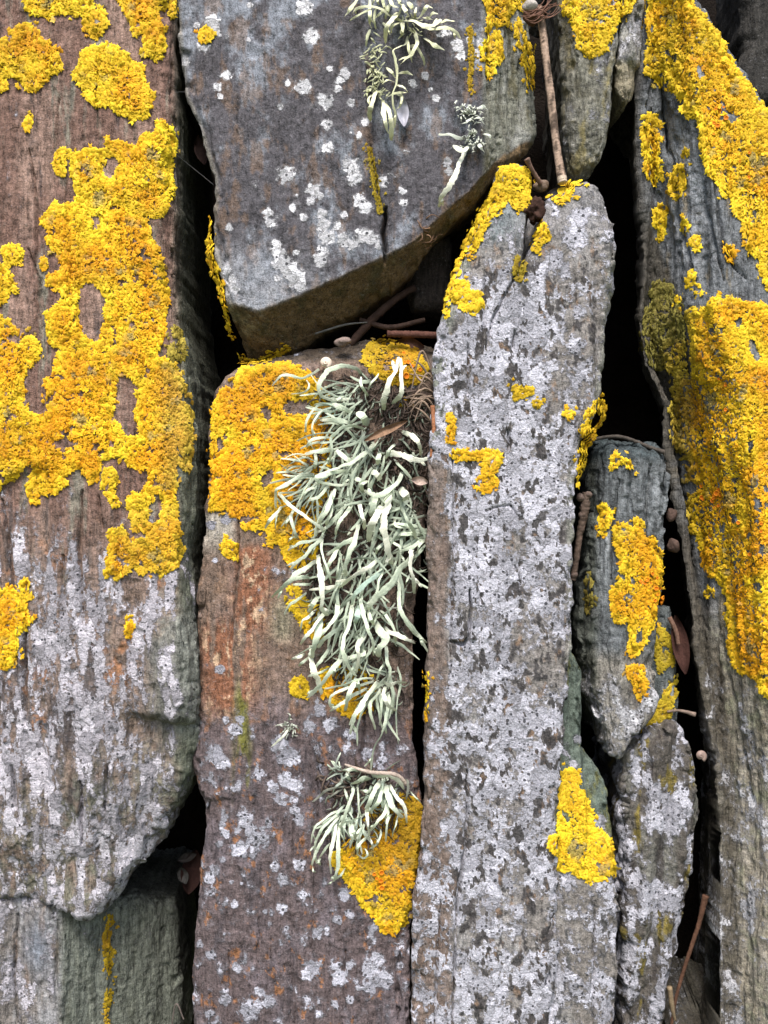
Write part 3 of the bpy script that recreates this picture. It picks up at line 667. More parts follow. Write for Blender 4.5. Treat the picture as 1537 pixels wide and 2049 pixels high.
# --- lower right stone with speckled crust
def c_low(V, px, py):
    n1 = fbm(V, (60, 60, 18), 6, 241, 0.66); n2 = fbm(V, (120, 120, 24), 5, 242, 0.66)
    c = solid(V, (0.080, 0.070, 0.060))
    c = mixv(c, (0.15, 0.145, 0.125), sstep(0.0, 0.4, n1))
    c = mixv(c, (0.045, 0.038, 0.036), sstep(0.08, 0.35, -n2)*0.85)
    c = mixv(c, (0.17, 0.13, 0.022), sstep(0.3, 0.42, fbm(V, (120, 120, 26), 3, 243))*0.8)
    return c
stone('low', [(1276, 1482), (1252, 1506), (1246, 1580), (1248, 1700), (1256, 1800), (1256, 1900), (1258, 2049), (1262, 2230)],
      [(1358, 1452), (1378, 1492), (1394, 1540), (1398, 1620), (1394, 1700), (1386, 1780), (1366, 1852), (1346, 1950), (1326, 2049), (1300, 2230)], T=[(1292, 1474), (1306, 1456), (1334, 1446)],
      d=75, edges=(14, 8, 14, 6), eround=(14, 7, 18, 6),
      relief=lambda px, py, V: 9*np.sin(px/11.0+py/90)-8*np.exp(-((px-1330)/40)**2)+0.05*np.clip(py-1500, 0, 600),
      grain=lambda V, px, py: 0.0034*terrace(V, 60, 8, 257)+0.0010*strata(V, 75, 8, 251, 2)+0.0006*strata(V, 190, 20, 252, 2)+0.001*fbm(V, (60, 60, 40), 3, 253)+0.00042*fbm(V, 240, 2, 254, 0.6),
      colour=c_low, crust=lambda V, px, py: np.clip(0.46+1.2*fbm(V, (80, 80, 45), 5, 255, 0.7)+0.1*fbm(V, 30, 2, 256), 0, 1), mat=PALE, wob=7, chip=28, seed=11,
      label='ridged stone with black-dotted grey crust in the lower right gap')
# --- small stone behind, between the short stone and the right slab
stone('behind', [(1270, 1225), (1265, 1300), (1262, 1400), (1262, 1500)], [(1340, 1215), (1352, 1300), (1356, 1400), (1352, 1480)],
      d=115, edges=(14, 14, 16, 14), eround=(12, 12, 18, 12), grain=lambda V, px, py: 0.0009*strata(V, 90, 9, 261, 2)+0.0008*fbm(V, 70, 3, 262),
      colour=lambda V, px, py: mixv(solid(V, (0.075, 0.085, 0.085)), (0.16, 0.165, 0.16), sstep(0, 0.4, fbm(V, (80, 80, 25), 3, 263))),
      crust=lambda V, px, py: np.clip(0.2+0.35*fbm(V, 90, 3, 264), 0, 1), mat=BLUE, wob=3, seed=12,
      label='small dark stone set back behind the short stone, with green yellow lichen')
# --- lower left stone under the big slab
def c_foot(V, px, py):
    n1 = fbm(V, (55, 55, 14), 6, 271, 0.66); n2 = fbm(V, (110, 110, 20), 5, 272, 0.66)
    c = solid(V, (0.17, 0.15, 0.135))
    c = mixv(c, (0.24, 0.235, 0.24), sstep(0.0, 0.4, n1))
    c = mixv(c, (0.22, 0.14, 0.09), sstep(0.1, 0.4, n2)*0.7)
    c = mixv(c, (0.14, 0.155, 0.185), np.exp(-((px-75)/30)**2-((py-1895)/60)**2)*0.9)
    side = sstep(105, 135, px+6*n2)
    c = mixv(c, (0.115, 0.125, 0.10), side*0.9)
    c = mixv(c, (0.055, 0.06, 0.045), side*sstep(0.1, 0.4, n2)*0.7)
    return c
stone('foot', [(-190, 1800), (-190, 2000), (-190, 2230)], [(306, 1878), (312, 1960), (318, 2080), (322, 2230)], T=[(0, 1800), (100, 1800), (160, 1822), (205, 1838), (260, 1853)],
      d=46, edges=(8, 14, 6, 8), eround=(6, 10, 6, 8), relief=lambda px, py, V: 0.92*np.clip(px-118, 0, 300)+10*np.sin(px/28.0)*sstep(120, 60, px),
      grain=lambda V, px, py: 0.0026*terrace(V, 55, 6, 286)+0.0008*strata(V, 75, 5, 281, 2)+0.0005*strata(V, 200, 12, 282, 2)+0.0008*fbm(V, (55, 55, 25), 3, 283)+0.00042*fbm(V, 240, 2, 284, 0.6),
      cracks=[([(36, 1830), (28, 1950), (35, 2049)], 3, 14), ([(118, 1840), (112, 1950), (116, 2049)], 3, 12)],
      colour=c_foot, crust=lambda V, px, py: np.clip(0.44+0.65*fbm(V, (75, 75, 45), 5, 285, 0.75)-0.32*sstep(105, 135, px), 0, 1), mat=BROWN, wob=3, seed=13,
      label='grey stone in the bottom left corner under the big reddish slab')
# --- dark stones set deep in the gaps
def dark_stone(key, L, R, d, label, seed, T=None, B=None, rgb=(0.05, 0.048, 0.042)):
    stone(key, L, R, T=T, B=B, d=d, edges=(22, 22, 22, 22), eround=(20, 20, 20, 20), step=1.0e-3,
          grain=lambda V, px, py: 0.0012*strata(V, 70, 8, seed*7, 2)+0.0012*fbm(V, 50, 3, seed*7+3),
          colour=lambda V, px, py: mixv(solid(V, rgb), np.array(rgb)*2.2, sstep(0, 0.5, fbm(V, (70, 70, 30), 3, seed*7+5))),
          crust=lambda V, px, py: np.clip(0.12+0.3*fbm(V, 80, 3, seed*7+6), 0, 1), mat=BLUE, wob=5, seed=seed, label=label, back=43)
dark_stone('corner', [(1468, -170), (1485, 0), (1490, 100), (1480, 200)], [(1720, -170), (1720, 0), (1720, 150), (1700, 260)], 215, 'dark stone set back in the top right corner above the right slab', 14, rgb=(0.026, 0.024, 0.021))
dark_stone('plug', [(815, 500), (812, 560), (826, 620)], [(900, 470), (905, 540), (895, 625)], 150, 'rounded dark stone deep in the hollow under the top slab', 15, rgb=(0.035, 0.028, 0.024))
# ------------------------------------------------------------------ leafy orange and yellow lichen
CELL = 3.0
def depth_map(keys):
    """nearest surface of the given stones on a pixel grid: depth (m) and normal"""
    W, H = int(1900/CELL), int(2500/CELL)
    dm = np.full(W*H, 9.0); nm = np.zeros((W*H, 3))
    for k_ in keys:
        s = STONES[k_]
        if not hasattr(s, 'N'):
            a = s.V[s.F[:, 2]]-s.V[s.F[:, 0]]; b_ = s.V[s.F[:, 3]]-s.V[s.F[:, 1]]; fn = np.cross(a, b_)
            N = np.zeros_like(s.V)
            for c in range(4):
                for ax in range(3): N[:, ax] += np.bincount(s.F[:, c], fn[:, ax], len(s.V))
            s.N = N/(np.linalg.norm(N, axis=1)[:, None]+1e-15)
        i = ((s.px+200)/CELL).astype(int); j = ((s.py+200)/CELL).astype(int)
        ok = (i >= 0) & (i < W) & (j >= 0) & (j < H) & (s.N[:, 1] < 0.35)
        q = j[ok]*W+i[ok]; y = s.V[ok, 1]; n_ = s.N[ok]
        o = np.argsort(-y, kind='stable'); q, y, n_ = q[o], y[o], n_[o]       # nearest written last
        m = y < dm[q]; dm[q[m]] = y[m]; nm[q[m]] = n_[m]
    dm = dm.reshape(H, W); nm = nm.reshape(H, W, 3)
    for it in range(4):                                                        # close pin holes and spill a little past the rim
        miss = dm > 8
        for dj, di in ((0, 1), (0, -1), (1, 0), (-1, 0)):
            sh = np.roll(dm, (dj, di), (0, 1)); sn = np.roll(nm, (dj, di), (0, 1)); m = miss & (sh < 8) & (dm > 8)
            dm[m] = sh[m]; nm[m] = sn[m]
    return dm, nm
_maps = {}
def surface(keys, x, y):
    """photo pixels -> world points on the named stones, normals, hit mask"""
    keys = tuple(keys)
    if keys not in _maps: _maps[keys] = depth_map(keys)
    dm, nm = _maps[keys]
    i = np.clip(((np.asarray(x)+200)/CELL).astype(int), 0, dm.shape[1]-1); j = np.clip(((np.asarray(y)+200)/CELL).astype(int), 0, dm.shape[0]-1)
    d = dm[j, i]; n_ = nm[j, i]
    return P(x, y, d/K), n_, d < 8

YEL = np.array([0.80, 0.55, 0.022]); ORA = np.array([0.74, 0.345, 0.006]); OLI = np.array([0.20, 0.185, 0.045]); MUS = np.array([0.40, 0.27, 0.010]); GRN = np.array([0.16, 0.14, 0.012])
LOBE_N = 7
def lobes(pts, nrm, ang, r, lift, rgb_tip, rgb_base, rnd):
    """a small scalloped scale at each point: base, raised middle, rounded rim"""
    n_ = len(pts); nrm = nrm/(np.linalg.norm(nrm, axis=1)[:, None]+1e-9)
    ref = np.array([0.0, 0.0, 1.0]); ref = ref-nrm*(nrm@ref)[:, None]; ref /= np.linalg.norm(ref, axis=1)[:, None]+1e-9
    sid = np.cross(ref, nrm)
    t = ref*np.sin(ang)[:, None]+sid*np.cos(ang)[:, None]; s = np.cross(nrm, t)
    th = np.linspace(-1.45, 1.45, LOBE_N)
    scal = 0.90+0.16*np.cos(np.arange(LOBE_N)*math.pi)                         # scallops
    def put(a, b_, c): return pts+t*(a*r)[:, None]+s*(b_*r)[:, None]+nrm*(c*r)[:, None]
    vs = [put(-0.35+0*r, 0*r, -0.15+0*r)]
    for k_ in range(5):
        a = th[k_+1]*0.86; vs.append(put(0.52*np.cos(a)+0*r, 0.62*np.sin(a)+0*r, 0.30+lift*0.55+0.12*rnd[:, k_]))
    for k_ in range(LOBE_N):
        R_ = scal[k_]*(0.88+0.26*rnd[:, 5+k_]); vs.append(put(R_*np.cos(th[k_])*1.05, R_*np.sin(th[k_]), 0.06+lift*(0.9+0.5*rnd[:, 5+k_])))
    V = np.stack(vs, 1)                                                        # n,13,3
    tri = [(0, 1+k_, 2+k_) for k_ in range(4)]
    m = [1, 1, 2, 3, 4, 5, 5]
    for k_ in range(LOBE_N-1):
        a, b_ = m[k_], m[k_+1]; tri.append((a, 6+k_, 7+k_))
        if a != b_: tri.append((a, 7+k_, b_))
    tri += [(0, 6, 1), (0, 5, 12)]
    tri = np.array(tri)
    F = (np.arange(n_)[:, None, None]*13+tri[None]).reshape(-1, 3)
    C = np.empty((n_, 13, 3)); C[:, 0] = rgb_base; C[:, 1:6] = (rgb_base*0.4+rgb_tip*0.6)[:, None]; C[:, 6:] = rgb_tip[:, None]
    return V.reshape(-1, 3), F, C.reshape(-1, 3)

def cups(pts, nrm, r, rgb):
    """little fruiting cups: disc with a raised rim"""
    n_ = len(pts); ref = np.array([0.0, 0.0, 1.0]); t = ref-nrm*(nrm@ref)[:, None]; t /= np.linalg.norm(t, axis=1)[:, None]+1e-9; s = np.cross(nrm, t)
    vs, cs = [], []
    prof = [(0.45, 0.0, 0.8), (1.0, 0.75, 1.25), (0.78, 0.8, 1.3), (0.70, 0.60, 0.8)]
    M = 9
    for (a, h, b_) in prof:
        for q in range(M):
            g = 2*math.pi*q/M
            vs.append(pts+t*(a*r*math.cos(g))[:, None]+s*(a*r*math.sin(g))[:, None]+nrm*(h*r)[:, None]); cs.append(rgb*b_ if b_ > 1 else rgb*np.array([0.95, 0.72, 0.8]))
    vs.append(pts+nrm*(0.62*r)[:, None]); cs.append(rgb*np.array([0.95, 0.70, 0.8]))
    tri = []
    for l_ in range(3):
        for q in range(M):
            a, b_ = l_*M+q, l_*M+(q+1) % M; tri += [(a, b_, b_+M), (a, b_+M, a+M)]
    for q in range(M): tri.append((3*M+q, 3*M+(q+1) % M, 4*M))
    V = np.stack(vs, 1); C = np.stack(cs, 1); m = V.shape[1]
    F = (np.arange(n_)[:, None, None]*m+np.array(tri)[None]).reshape(-1, 3)
    return V.reshape(-1, 3), F, C.reshape(-1, 3)

LICH = col_material('leafy_lichen', 0.75, 1500, 0.30, 0.5, 0.0004, 0.2, 0.0)
COLONIES = []
def colony(hosts, polys, label, holes=(), yellow=0.5, tint=None, tint_amt=0.0, tint_fn=None, size=1.0, dens=1.0, ragged=8.0, gaps=0.06, cup=(), name='leafy_lichen', seed=None, flat=0.0):
    """one colony: scales over the traced outline, rim scales pointing outward, crumpled ones inside"""
    sd = seed or (len(COLONIES)*13+301); rg = np.random.default_rng(sd)
    V, F, C, off = [], [], [], 0
    allp = np.array([p for q in polys for p in q], float)
    x0, y0 = allp.min(0)-14; x1, y1 = allp.max(0)+14
    sp = 4.5*size/math.sqrt(dens)
    gx, gy = np.meshgrid(np.arange(x0, x1, sp), np.arange(y0, y1, sp*0.9)); gx[1::2] += sp/2
    x = (gx+rg.uniform(-0.45, 0.45, gx.shape)*sp).ravel(); y = (gy+rg.uniform(-0.45, 0.45, gx.shape)*sp).ravel()
    q3 = np.stack([x, y, 0*x], -1)
    sdv = np.full(len(x), -1e9)
    for p in polys: sdv = np.maximum(sdv, sdpoly(x, y, p))
    for h in holes: sdv = np.minimum(sdv, -sdpoly(x, y, h))
    rag = fbm(q3, 1/26.0, 3, sd)*ragged
    f = sdv+rag
    if gaps > 0:
        gn = fbm(q3, 1/30.0, 3, sd+9, 0.6); f = np.where(gn > 0.42-0.5*gaps, np.minimum(f, (0.42-0.5*gaps-gn)*60), f)
    f = f-2.0*size; young = (f > -9) & (rg.uniform(0, 1, len(f)) < 0.05)
    keep = (f > 0) | young
    # outward direction = down the slope of the field
    def field(xx, yy):
        v = np.full(len(xx), -1e9)
        for p in polys: v = np.maximum(v, sdpoly(xx, yy, p))
        for h in holes: v = np.minimum(v, -sdpoly(xx, yy, h))
        return v+fbm(np.stack([xx, yy, 0*xx], -1), 1/26.0, 3, sd)*ragged
    x, y, f = x[keep], y[keep], f[keep]
    if len(x) == 0: return
    gxv = field(x+3, y)-field(x-3, y); gyv = field(x, y+3)-field(x, y-3)
    pts, nr, hit = surface(hosts, x, y)
    x, y, f, gxv, gyv, pts, nr = x[hit], y[hit], f[hit], gxv[hit], gyv[hit], pts[hit], nr[hit]
    n_ = len(x)
    if n_ == 0: return
    inner = np.where(f < 0, 0.75, sstep(6, 26, f))
    out = np.arctan2(gyv, -gxv)                        # image y is down, so -(-gy)
    ang = out+rg.normal(0, 1, n_)*(0.30+0.75*inner)
    r = K*size*(8.0-2.0*inner)*rg.uniform(0.65, 1.35, n_)
    lift = 0.04+(0.10+inner)*rg.uniform(0.0, 0.30, n_)*(1-flat)
    rnd = rg.uniform(-1, 1, (n_, 12))
    big = fbm(pts, 55, 3, sd+3); fine = rg.normal(0, 1, n_)
    mix_y = np.clip(yellow+1.1*big+0.18*fine+0.45*(1-inner)-0.12, 0, 1)
    tip = ORA*(1-mix_y[:, None])+YEL*mix_y[:, None]
    if tint is not None:
        ta = np.full(n_, tint_amt) if tint_fn is None else tint_fn(x, y, big)
        ta = np.clip(ta, 0, 1); tip = tip*(1-ta[:, None])+np.asarray(tint)*ta[:, None]
    worn = sstep(0.27, 0.42, fbm(pts, 95, 3, sd+21, 0.6))*inner*0.75; tip = tip*(1-worn[:, None])+np.array([0.27, 0.24, 0.10])*worn[:, None]
    tip = tip*np.clip(1+0.25*fbm(pts, (30, 30, 30), 2, sd+31), 0.6, 1.15)[:, None]*(1+0.10*rg.normal(0, 1, n_))[:, None]
    base = tip*np.array([0.52, 0.44, 0.50])  # scale's own darker base, deepened to paint crevice shade between scales
    pts = pts+nr*(r*0.10)[:, None]
    a, b_, c = lobes(pts, nr, ang, r, lift, np.clip(tip, 0.01, 0.85), np.clip(base, 0.005, 0.8), rnd); V.append(a); F.append(b_+off); C.append(c); off += len(a)
    if len(cup):
        cu = np.array(cup, float)
        p2, n2, h2 = surface(hosts, cu[:, 0], cu[:, 1]); rr = cu[:, 2][h2]*K
        if h2.any():
            n2 = n2[h2]*0.6+np.array([0, -1, 0])*0.4; n2 /= np.linalg.norm(n2, axis=1)[:, None]
            col_ = np.tile(np.array([0.58, 0.20, 0.008]), (int(h2.sum()), 1))
            a, b_, c = cups(p2[h2]+n2*(rr*0.5)[:, None], n2, rr, col_); V.append(a); F.append(b_+off); C.append(c); off += len(a)
    V = np.concatenate(V); F = np.concatenate(F); C = np.clip(np.concatenate(C), 0.005, 0.9)
    c0 = V.mean(0)
    # islands that do not touch are parts of their own
    cell = {}; ox, oy = np.floor(x/9).astype(int), np.floor(y/9).astype(int)
    for q in range(n_): cell.setdefault((ox[q], oy[q]), []).append(q)
    isl = np.full(n_, -1); ni = 0
    for c_ in list(cell):
        if isl[cell[c_][0]] >= 0: continue
        st = [c_]; 
        while st:
            a, b_ = st.pop(); m = cell.get((a, b_))
            if m is None or isl[m[0]] >= 0: continue
            isl[m] = ni; st += [(a+u, b_+w_) for u in (-1, 0, 1) for w_ in (-1, 0, 1)]
        ni += 1
    cnt = np.bincount(isl, minlength=ni); big_ = np.where(cnt >= 9)[0]
    if len(big_) == 0: big_ = np.array([int(cnt.argmax())])
    mid_ = np.stack([[x[isl == q].mean(), y[isl == q].mean()] for q in range(ni)])
    drop = np.isin(isl, big_, invert=True)                                     # stray specks go
    sc = np.where(F[:, 0] < 13*n_, F[:, 0]//13, -1)
    fx, fy = proj(V[F[:, 0]])
    own = np.where(sc >= 0, isl[np.maximum(sc, 0)], big_[np.argmin(np.hypot(fx[:, None]-mid_[big_, 0], fy[:, None]-mid_[big_, 1]), 1)])
    own = np.where((sc >= 0) & drop[np.maximum(sc, 0)], -1, own)
    def sub(k_):
        f_ = F[own == k_]; u, iv = np.unique(f_, return_inverse=True)
        return V[u]-c0, iv.reshape(f_.shape), C[u]
    if len(big_) == 1:
        v_, f_, cc = sub(big_[0]); me = make_mesh(name, v_, f_); set_col(me, cc)
        COLONIES.append(link(name, me, LICH, label=label, cat='lichen', group='leafy lichen colonies', loc=c0.tolist()))
        return
    o = bpy.data.objects.new(name, None); o.empty_display_size = 0.01; o.location = c0.tolist(); col.objects.link(o)
    o['label'] = label; o['category'] = 'lichen'; o['group'] = 'leafy lichen colonies'; COLONIES.append(o)
    for k_ in big_:
        v_, f_, cc = sub(k_); me = make_mesh('lobe_patch', v_, f_); set_col(me, cc); link('lobe_patch', me, LICH, parent=o)
def cupcluster(x, y, n_, rad, r=(3.0, 6.0)):
    return [(x+random.uniform(-rad, rad), y+random.uniform(-rad, rad)*1.3, random.uniform(*r)) for _ in range(n_)]

Lf = ['left']
colony(Lf, [[(38,-30),(50,18),(72,32),(101,41),(115,29),(137,30),(160,35),(150,-30)], [(145,-30),(188,-30),(186,22),(203,16),(216,40),(215,58),(200,70),(189,80),(180,66),(169,50),(172,36),(150,32)]], 'yellow lichen lobes cut by the top edge, first from the left on the reddish slab', yellow=0.75)
colony(Lf, [[(230,-30),(244,20),(260,42),(265,62),(280,68),(288,58),(292,80),(286,112),(315,116),(330,95),(326,68),(316,38),(308,28),(333,14),(348,-30)], [(336,-10),(352,-10),(352,30),(345,44),(338,30)]], 'yellow lichen at the top edge beside the dark slate slab, hanging in a tail', yellow=0.7)
colony(Lf, [[(-14,90),(10,71),(34,57),(47,44),(68,51),(81,64),(81,78),(105,81),(115,105),(123,132),(108,156),(85,166),(68,188),(47,179),(37,159),(14,156),(-14,170)]], 'orange yellow lichen rosette at the left edge near the top', holes=[[(60,116),(68,120),(70,138),(62,134)]], yellow=0.55)
colony(Lf, [[(-12,158),(10,160),(13,178),(-12,188)]], 'small lichen tuft cut by the left edge under the upper rosette', yellow=0.5)
colony(Lf, [[(46,240),(58,231),(70,236),(69,257),(58,264),(46,252)]], 'small lone yellow lichen spot below the rosette at the left edge', yellow=0.6)
colony(Lf, [[(150,146),(162,118),(176,98),(196,90),(220,87),(244,101),(267,118),(288,135),(289,159),(306,184),(301,210),(294,237),(271,244),(257,233),(237,230),(220,213),(189,213),(176,200),(179,183),(152,162)]], 'rounded yellow lichen rosette standing alone on the upper reddish slab', yellow=0.85, holes=[[(188,166),(199,164),(204,174),(192,178)]])
colony(Lf, [[(108,310),(118,298),(142,298),(143,315),(130,320),(126,335),(133,345),(128,356),(115,350),(107,330)]], 'small crescent of yellow lichen left of the ring-shaped patch', yellow=0.6, ragged=4)
colony(Lf, [[(139,335),(146,311),(172,294),(180,301),(213,299),(217,284),(237,284),(257,291),(270,294),(281,281),(291,267),(291,249),(315,245),(338,254),(354,271),(355,298),(345,325),(348,362),(350,386),(338,396),(335,420),(315,440),(294,433),(264,420),(250,416),(230,406),(216,420),(190,433),(166,416),(159,396),(149,372),(142,345)]], 'yellow lichen patch with a bare oval window, on the reddish slab', holes=[[(203,322),(213,313),(236,314),(240,338),(223,356),(208,350)]], yellow=0.65)
colony(Lf, [[(85,438),(105,410),(132,416),(156,406),(183,440),(184,470),(193,460),(200,436),(223,420),(250,420),(288,440),(301,453),(305,480),(318,508),(324,530),(330,551),(336,578),(338,612),(328,635),(330,662),(322,700),(310,712),(338,720),(355,733),(365,760),(372,798),(386,828),(387,865),(383,906),(382,943),(365,940),(352,926),(357,953),(353,980),(356,1020),(359,1034),(362,1098),(357,1132),(325,1152),(294,1149),(260,1140),(243,1162),(206,1159),(216,1112),(220,1068),(243,1056),(260,1081),(270,1084),(294,1078),(287,1061),(267,1061),(262,1030),(258,1000),(290,985),(300,960),(300,940),(262,936),(244,910),(233,913),(206,920),(196,957),(183,963),(156,936),(132,950),(132,967),(112,987),(78,987),(81,1007),(64,1011),(54,984),(61,957),(68,920),(34,950),(-16,985),(-16,640),(0,635),(20,645),(34,662),(44,680),(62,656),(73,680),(86,703),(61,727),(49,754),(50,787),(44,808),(85,838),(100,825),(90,798),(88,767),(101,744),(118,740),(113,727),(118,703),(100,690),(92,660),(91,628),(112,613),(135,601),(122,585),(96,575),(96,554),(115,547),(125,513),(101,500),(95,470)]],
       'largest orange lichen sheet, sprawling down the middle of the reddish slab', holes=[[(156,575),(184,562),(213,598),(210,650),(195,688),(176,680),(150,660),(154,630)], [(240,737),(250,750),(271,757),(281,774),(271,798),(271,838),(281,869),(260,880),(244,865),(233,828),(233,764)], [(290,1000),(318,985),(325,1010),(318,1040),(298,1052),(294,1030)], [(222,655),(234,650),(236,690),(224,696)], [(205,920),(245,912),(262,960),(262,985),(240,990),(225,985)]],
       yellow=0.42, ragged=8, gaps=0.16, tint=OLI*1.3, tint_fn=lambda x, y, b_: sstep(300, 345, x+10*b_)*sstep(715, 745, y)*sstep(990, 960, y)*0.5+0.2*sstep(210, 260, x)*sstep(990, 1020, y))
colony(Lf, [[(206,943),(228,935),(233,960),(222,985),(240,1010),(228,1020),(205,985)], [(252,998),(300,990),(308,1000),(290,1015),(260,1022)]], 'thin yellow lichen streaks below the big orange sheet', yellow=0.5, ragged=5, gaps=0.15)
colony(Lf, [[(352,650),(365,662),(372,695),(366,718),(345,725),(336,700),(342,668)]], 'olive lichen patch on the shaded right flank of the reddish slab', tint=OLI, tint_amt=0.75, yellow=0.8)
colony(Lf, [[(-14,525),(14,530),(22,545),(35,580),(20,585),(7,605),(-14,605)], [(3,495),(20,492),(38,492),(47,507),(42,520),(28,530),(14,528),(5,515)]], 'two yellow lichen tufts at the left edge halfway up, above the big sheet', yellow=0.6, ragged=5)
colony(Lf, [[(79,522),(88,516),(100,525),(97,535),(82,538)]], 'tiny yellow lichen dot left of the big orange sheet', yellow=0.6, ragged=3)
colony(Lf, [[(-14,1179),(20,1176),(41,1190),(47,1159),(64,1162),(59,1189),(51,1217),(63,1237),(37,1274),(41,1305),(27,1325),(14,1340),(-14,1325)]], 'golden lichen clump at the left edge in the lower half', yellow=0.4)
colony(Lf, [[(255,1232),(268,1240),(271,1258),(256,1280),(247,1272),(250,1250)]], 'small orange lichen fleck amid pale crust on the lower reddish slab', yellow=0.2, ragged=4)
Tp = ['top']
colony(Tp, [[(396,70),(404,56),(416,56),(428,66),(424,82),(410,88),(398,82)]], 'small orange lichen button on a white crust spot, top slab', yellow=0.35, ragged=4)
colony(Tp, [[(416,438),(424,436),(428,470),(430,505),(440,540),(450,575),(457,615),(464,655),(470,690),(460,680),(448,620),(436,580),(422,548),(414,510),(415,470)]], 'narrow golden lichen fringe down the left edge of the top slab', yellow=0.55, ragged=4)
colony(Tp, [[(957,-30),(974,27),(974,54),(967,91),(964,102),(967,135),(971,146),(986,152),(991,135),(1005,118),(1005,95),(998,64),(991,56),(1015,54),(1022,34),(1030,24),(1025,-30)]], 'yellow lichen on the right shoulder of the top slab', yellow=0.8)
colony(Tp, [[(1025,57),(1035,34),(1052,64),(1059,85),(1066,108),(1069,135),(1074,162),(1069,186),(1059,183),(1052,162),(1047,135),(1042,101),(1034,98),(1028,81)], [(1026,-30),(1054,-30),(1058,10),(1048,25),(1030,15)]], 'long yellow lichen drip on the far right flank of the top slab', yellow=0.8, tint=MUS, tint_amt=0.3)
colony(Tp, [[(936,52),(944,55),(948,110),(945,190),(939,190),(937,120)]], 'faint mustard lichen streak right of the upper hanging tuft', tint=MUS*0.7, tint_amt=0.8, size=0.6, ragged=3, gaps=0.0)
colony(Tp, [[(736,293),(744,300),(757,350),(763,390),(766,428),(758,428),(749,385),(741,340)]], 'thin olive lichen line filling a crack in the top slab', tint=np.array([0.22, 0.17, 0.012]), tint_amt=0.85, size=0.6, ragged=2, gaps=0.0)
Wd = ['wedge', 'sliver']
colony(Wd, [[(1130,-30),(1129,27),(1149,37),(1147,54),(1154,71),(1156,95),(1173,108),(1193,110),(1213,101),(1217,78),(1232,58),(1234,45),(1250,38),(1267,14),(1267,-30)]], 'bright yellow lichen cap on the wedge stone right of the dead stem', yellow=0.9)
Rt = ['right']
RC = cupcluster(1450,245,9,26,(2.5,5))+cupcluster(1425,1000,12,24,(3,6.5))+cupcluster(1490,330,6,20,(2,4))+cupcluster(1500,1080,5,30,(2.5,5))+cupcluster(1470,760,5,60,(2,4))
colony(Rt, [[(1290,-30),(1286,34),(1279,85),(1279,112),(1288,142),(1305,156),(1321,179),(1328,166),(1337,152),(1345,183),(1362,200),(1365,223),(1379,233),(1392,230),(1399,254),(1406,294),(1408,325),(1420,352),(1436,369),(1443,392),(1467,403),(1474,426),(1487,440),(1490,453),(1487,484),(1501,507),(1520,522),(1524,560),(1530,580),(1620,600),(1620,360),(1550,238),(1508,190),(1495,165),(1480,140),(1460,112),(1450,90),(1440,70),(1420,50),(1400,22),(1386,10),(1378,-30)]], 'upper broad yellow lichen band slanting down the right slab', yellow=0.7, ragged=6, gaps=0.06, cup=[c for c in RC if c[1] < 520])
colony(Rt, [[(1281,233),(1294,227),(1311,233),(1328,257),(1321,304),(1326,335),(1315,375),(1301,372),(1291,352),(1288,321),(1284,288)]], 'upright yellow lichen strip at the left side of the right slab', yellow=0.75)
colony(Rt, [[(1308,423),(1321,402),(1332,423),(1330,470),(1322,484),(1308,453)]], 'lower small yellow lichen strip on the right slab\'s left side', yellow=0.7, ragged=4)
colony(Rt, [[(1337,365),(1349,332),(1362,328),(1372,342),(1374,372),(1365,392),(1355,402),(1338,392)], [(1364,305),(1378,299),(1384,310),(1376,323),(1366,318)]], 'yellow lichen clump in a groove of the right slab', yellow=0.75, ragged=4, tint=MUS, tint_amt=0.25)
colony(Rt, [[(1362,437),(1370,434),(1380,460),(1376,474),(1365,470)], [(1382,478),(1398,470),(1402,495),(1392,507),(1384,495)]], 'pair of yellow lichen flecks on bare ribs of the right slab', yellow=0.6, ragged=4)
colony(Rt, [[(1372,558),(1381,534),(1393,537),(1393,564),(1400,572),(1408,590),(1398,592),(1386,578),(1375,571)]], 'small yellow lichen tab above the main mass on the right slab', yellow=0.75, ragged=4)
colony(Rt, [[(1443,496),(1460,492),(1470,510),(1466,532),(1450,520)]], 'orange lichen fleck under the upper yellow band', yellow=0.3, ragged=4)
colony(Rt, [[(1371,618),(1381,612),(1406,622),(1416,601),(1436,590),(1460,594),(1474,602),(1507,605),(1540,616),(1650,640),(1650,1420),(1545,1400),(1521,1384),(1518,1363),(1501,1357),(1480,1347),(1467,1323),(1460,1303),(1457,1275),(1452,1238),(1457,1215),(1453,1198),(1443,1164),(1420,1150),(1406,1130),(1399,1103),(1396,1073),(1376,1059),(1376,1035),(1367,1015),(1382,990),(1399,981),(1392,964),(1371,964),(1379,943),(1369,933),(1374,919),(1362,919),(1355,903),(1342,875),(1340,855),(1335,821),(1342,788),(1349,757),(1369,737),(1382,744),(1381,720),(1382,689),(1372,649)]],
       'main yellow and orange lichen mass covering the middle of the right slab', yellow=0.50, ragged=6, gaps=0.05, holes=[[(1490,672),(1500,668),(1512,695),(1527,708),(1525,730),(1510,725),(1497,705)], [(1494,872),(1504,872),(1504,905),(1496,912)], [(1460,1025),(1475,1025),(1478,1045),(1465,1050)], [(1505,1165),(1525,1165),(1530,1190),(1512,1185)], [(1470,632),(1485,632),(1490,650),(1478,660),(1470,648)]],
       tint=OLI*1.25, tint_fn=lambda x, y, b_: 0.62*sstep(1400, 1372, x+14*b_)*sstep(1090, 1040, y), cup=[c for c in RC if c[1] >= 520])
colony(Rt, [[(1406,1195),(1415,1176),(1428,1180),(1430,1190),(1418,1198)]], 'tiny yellow lichen fleck on the brown flank below the main mass', yellow=0.5, ragged=3)
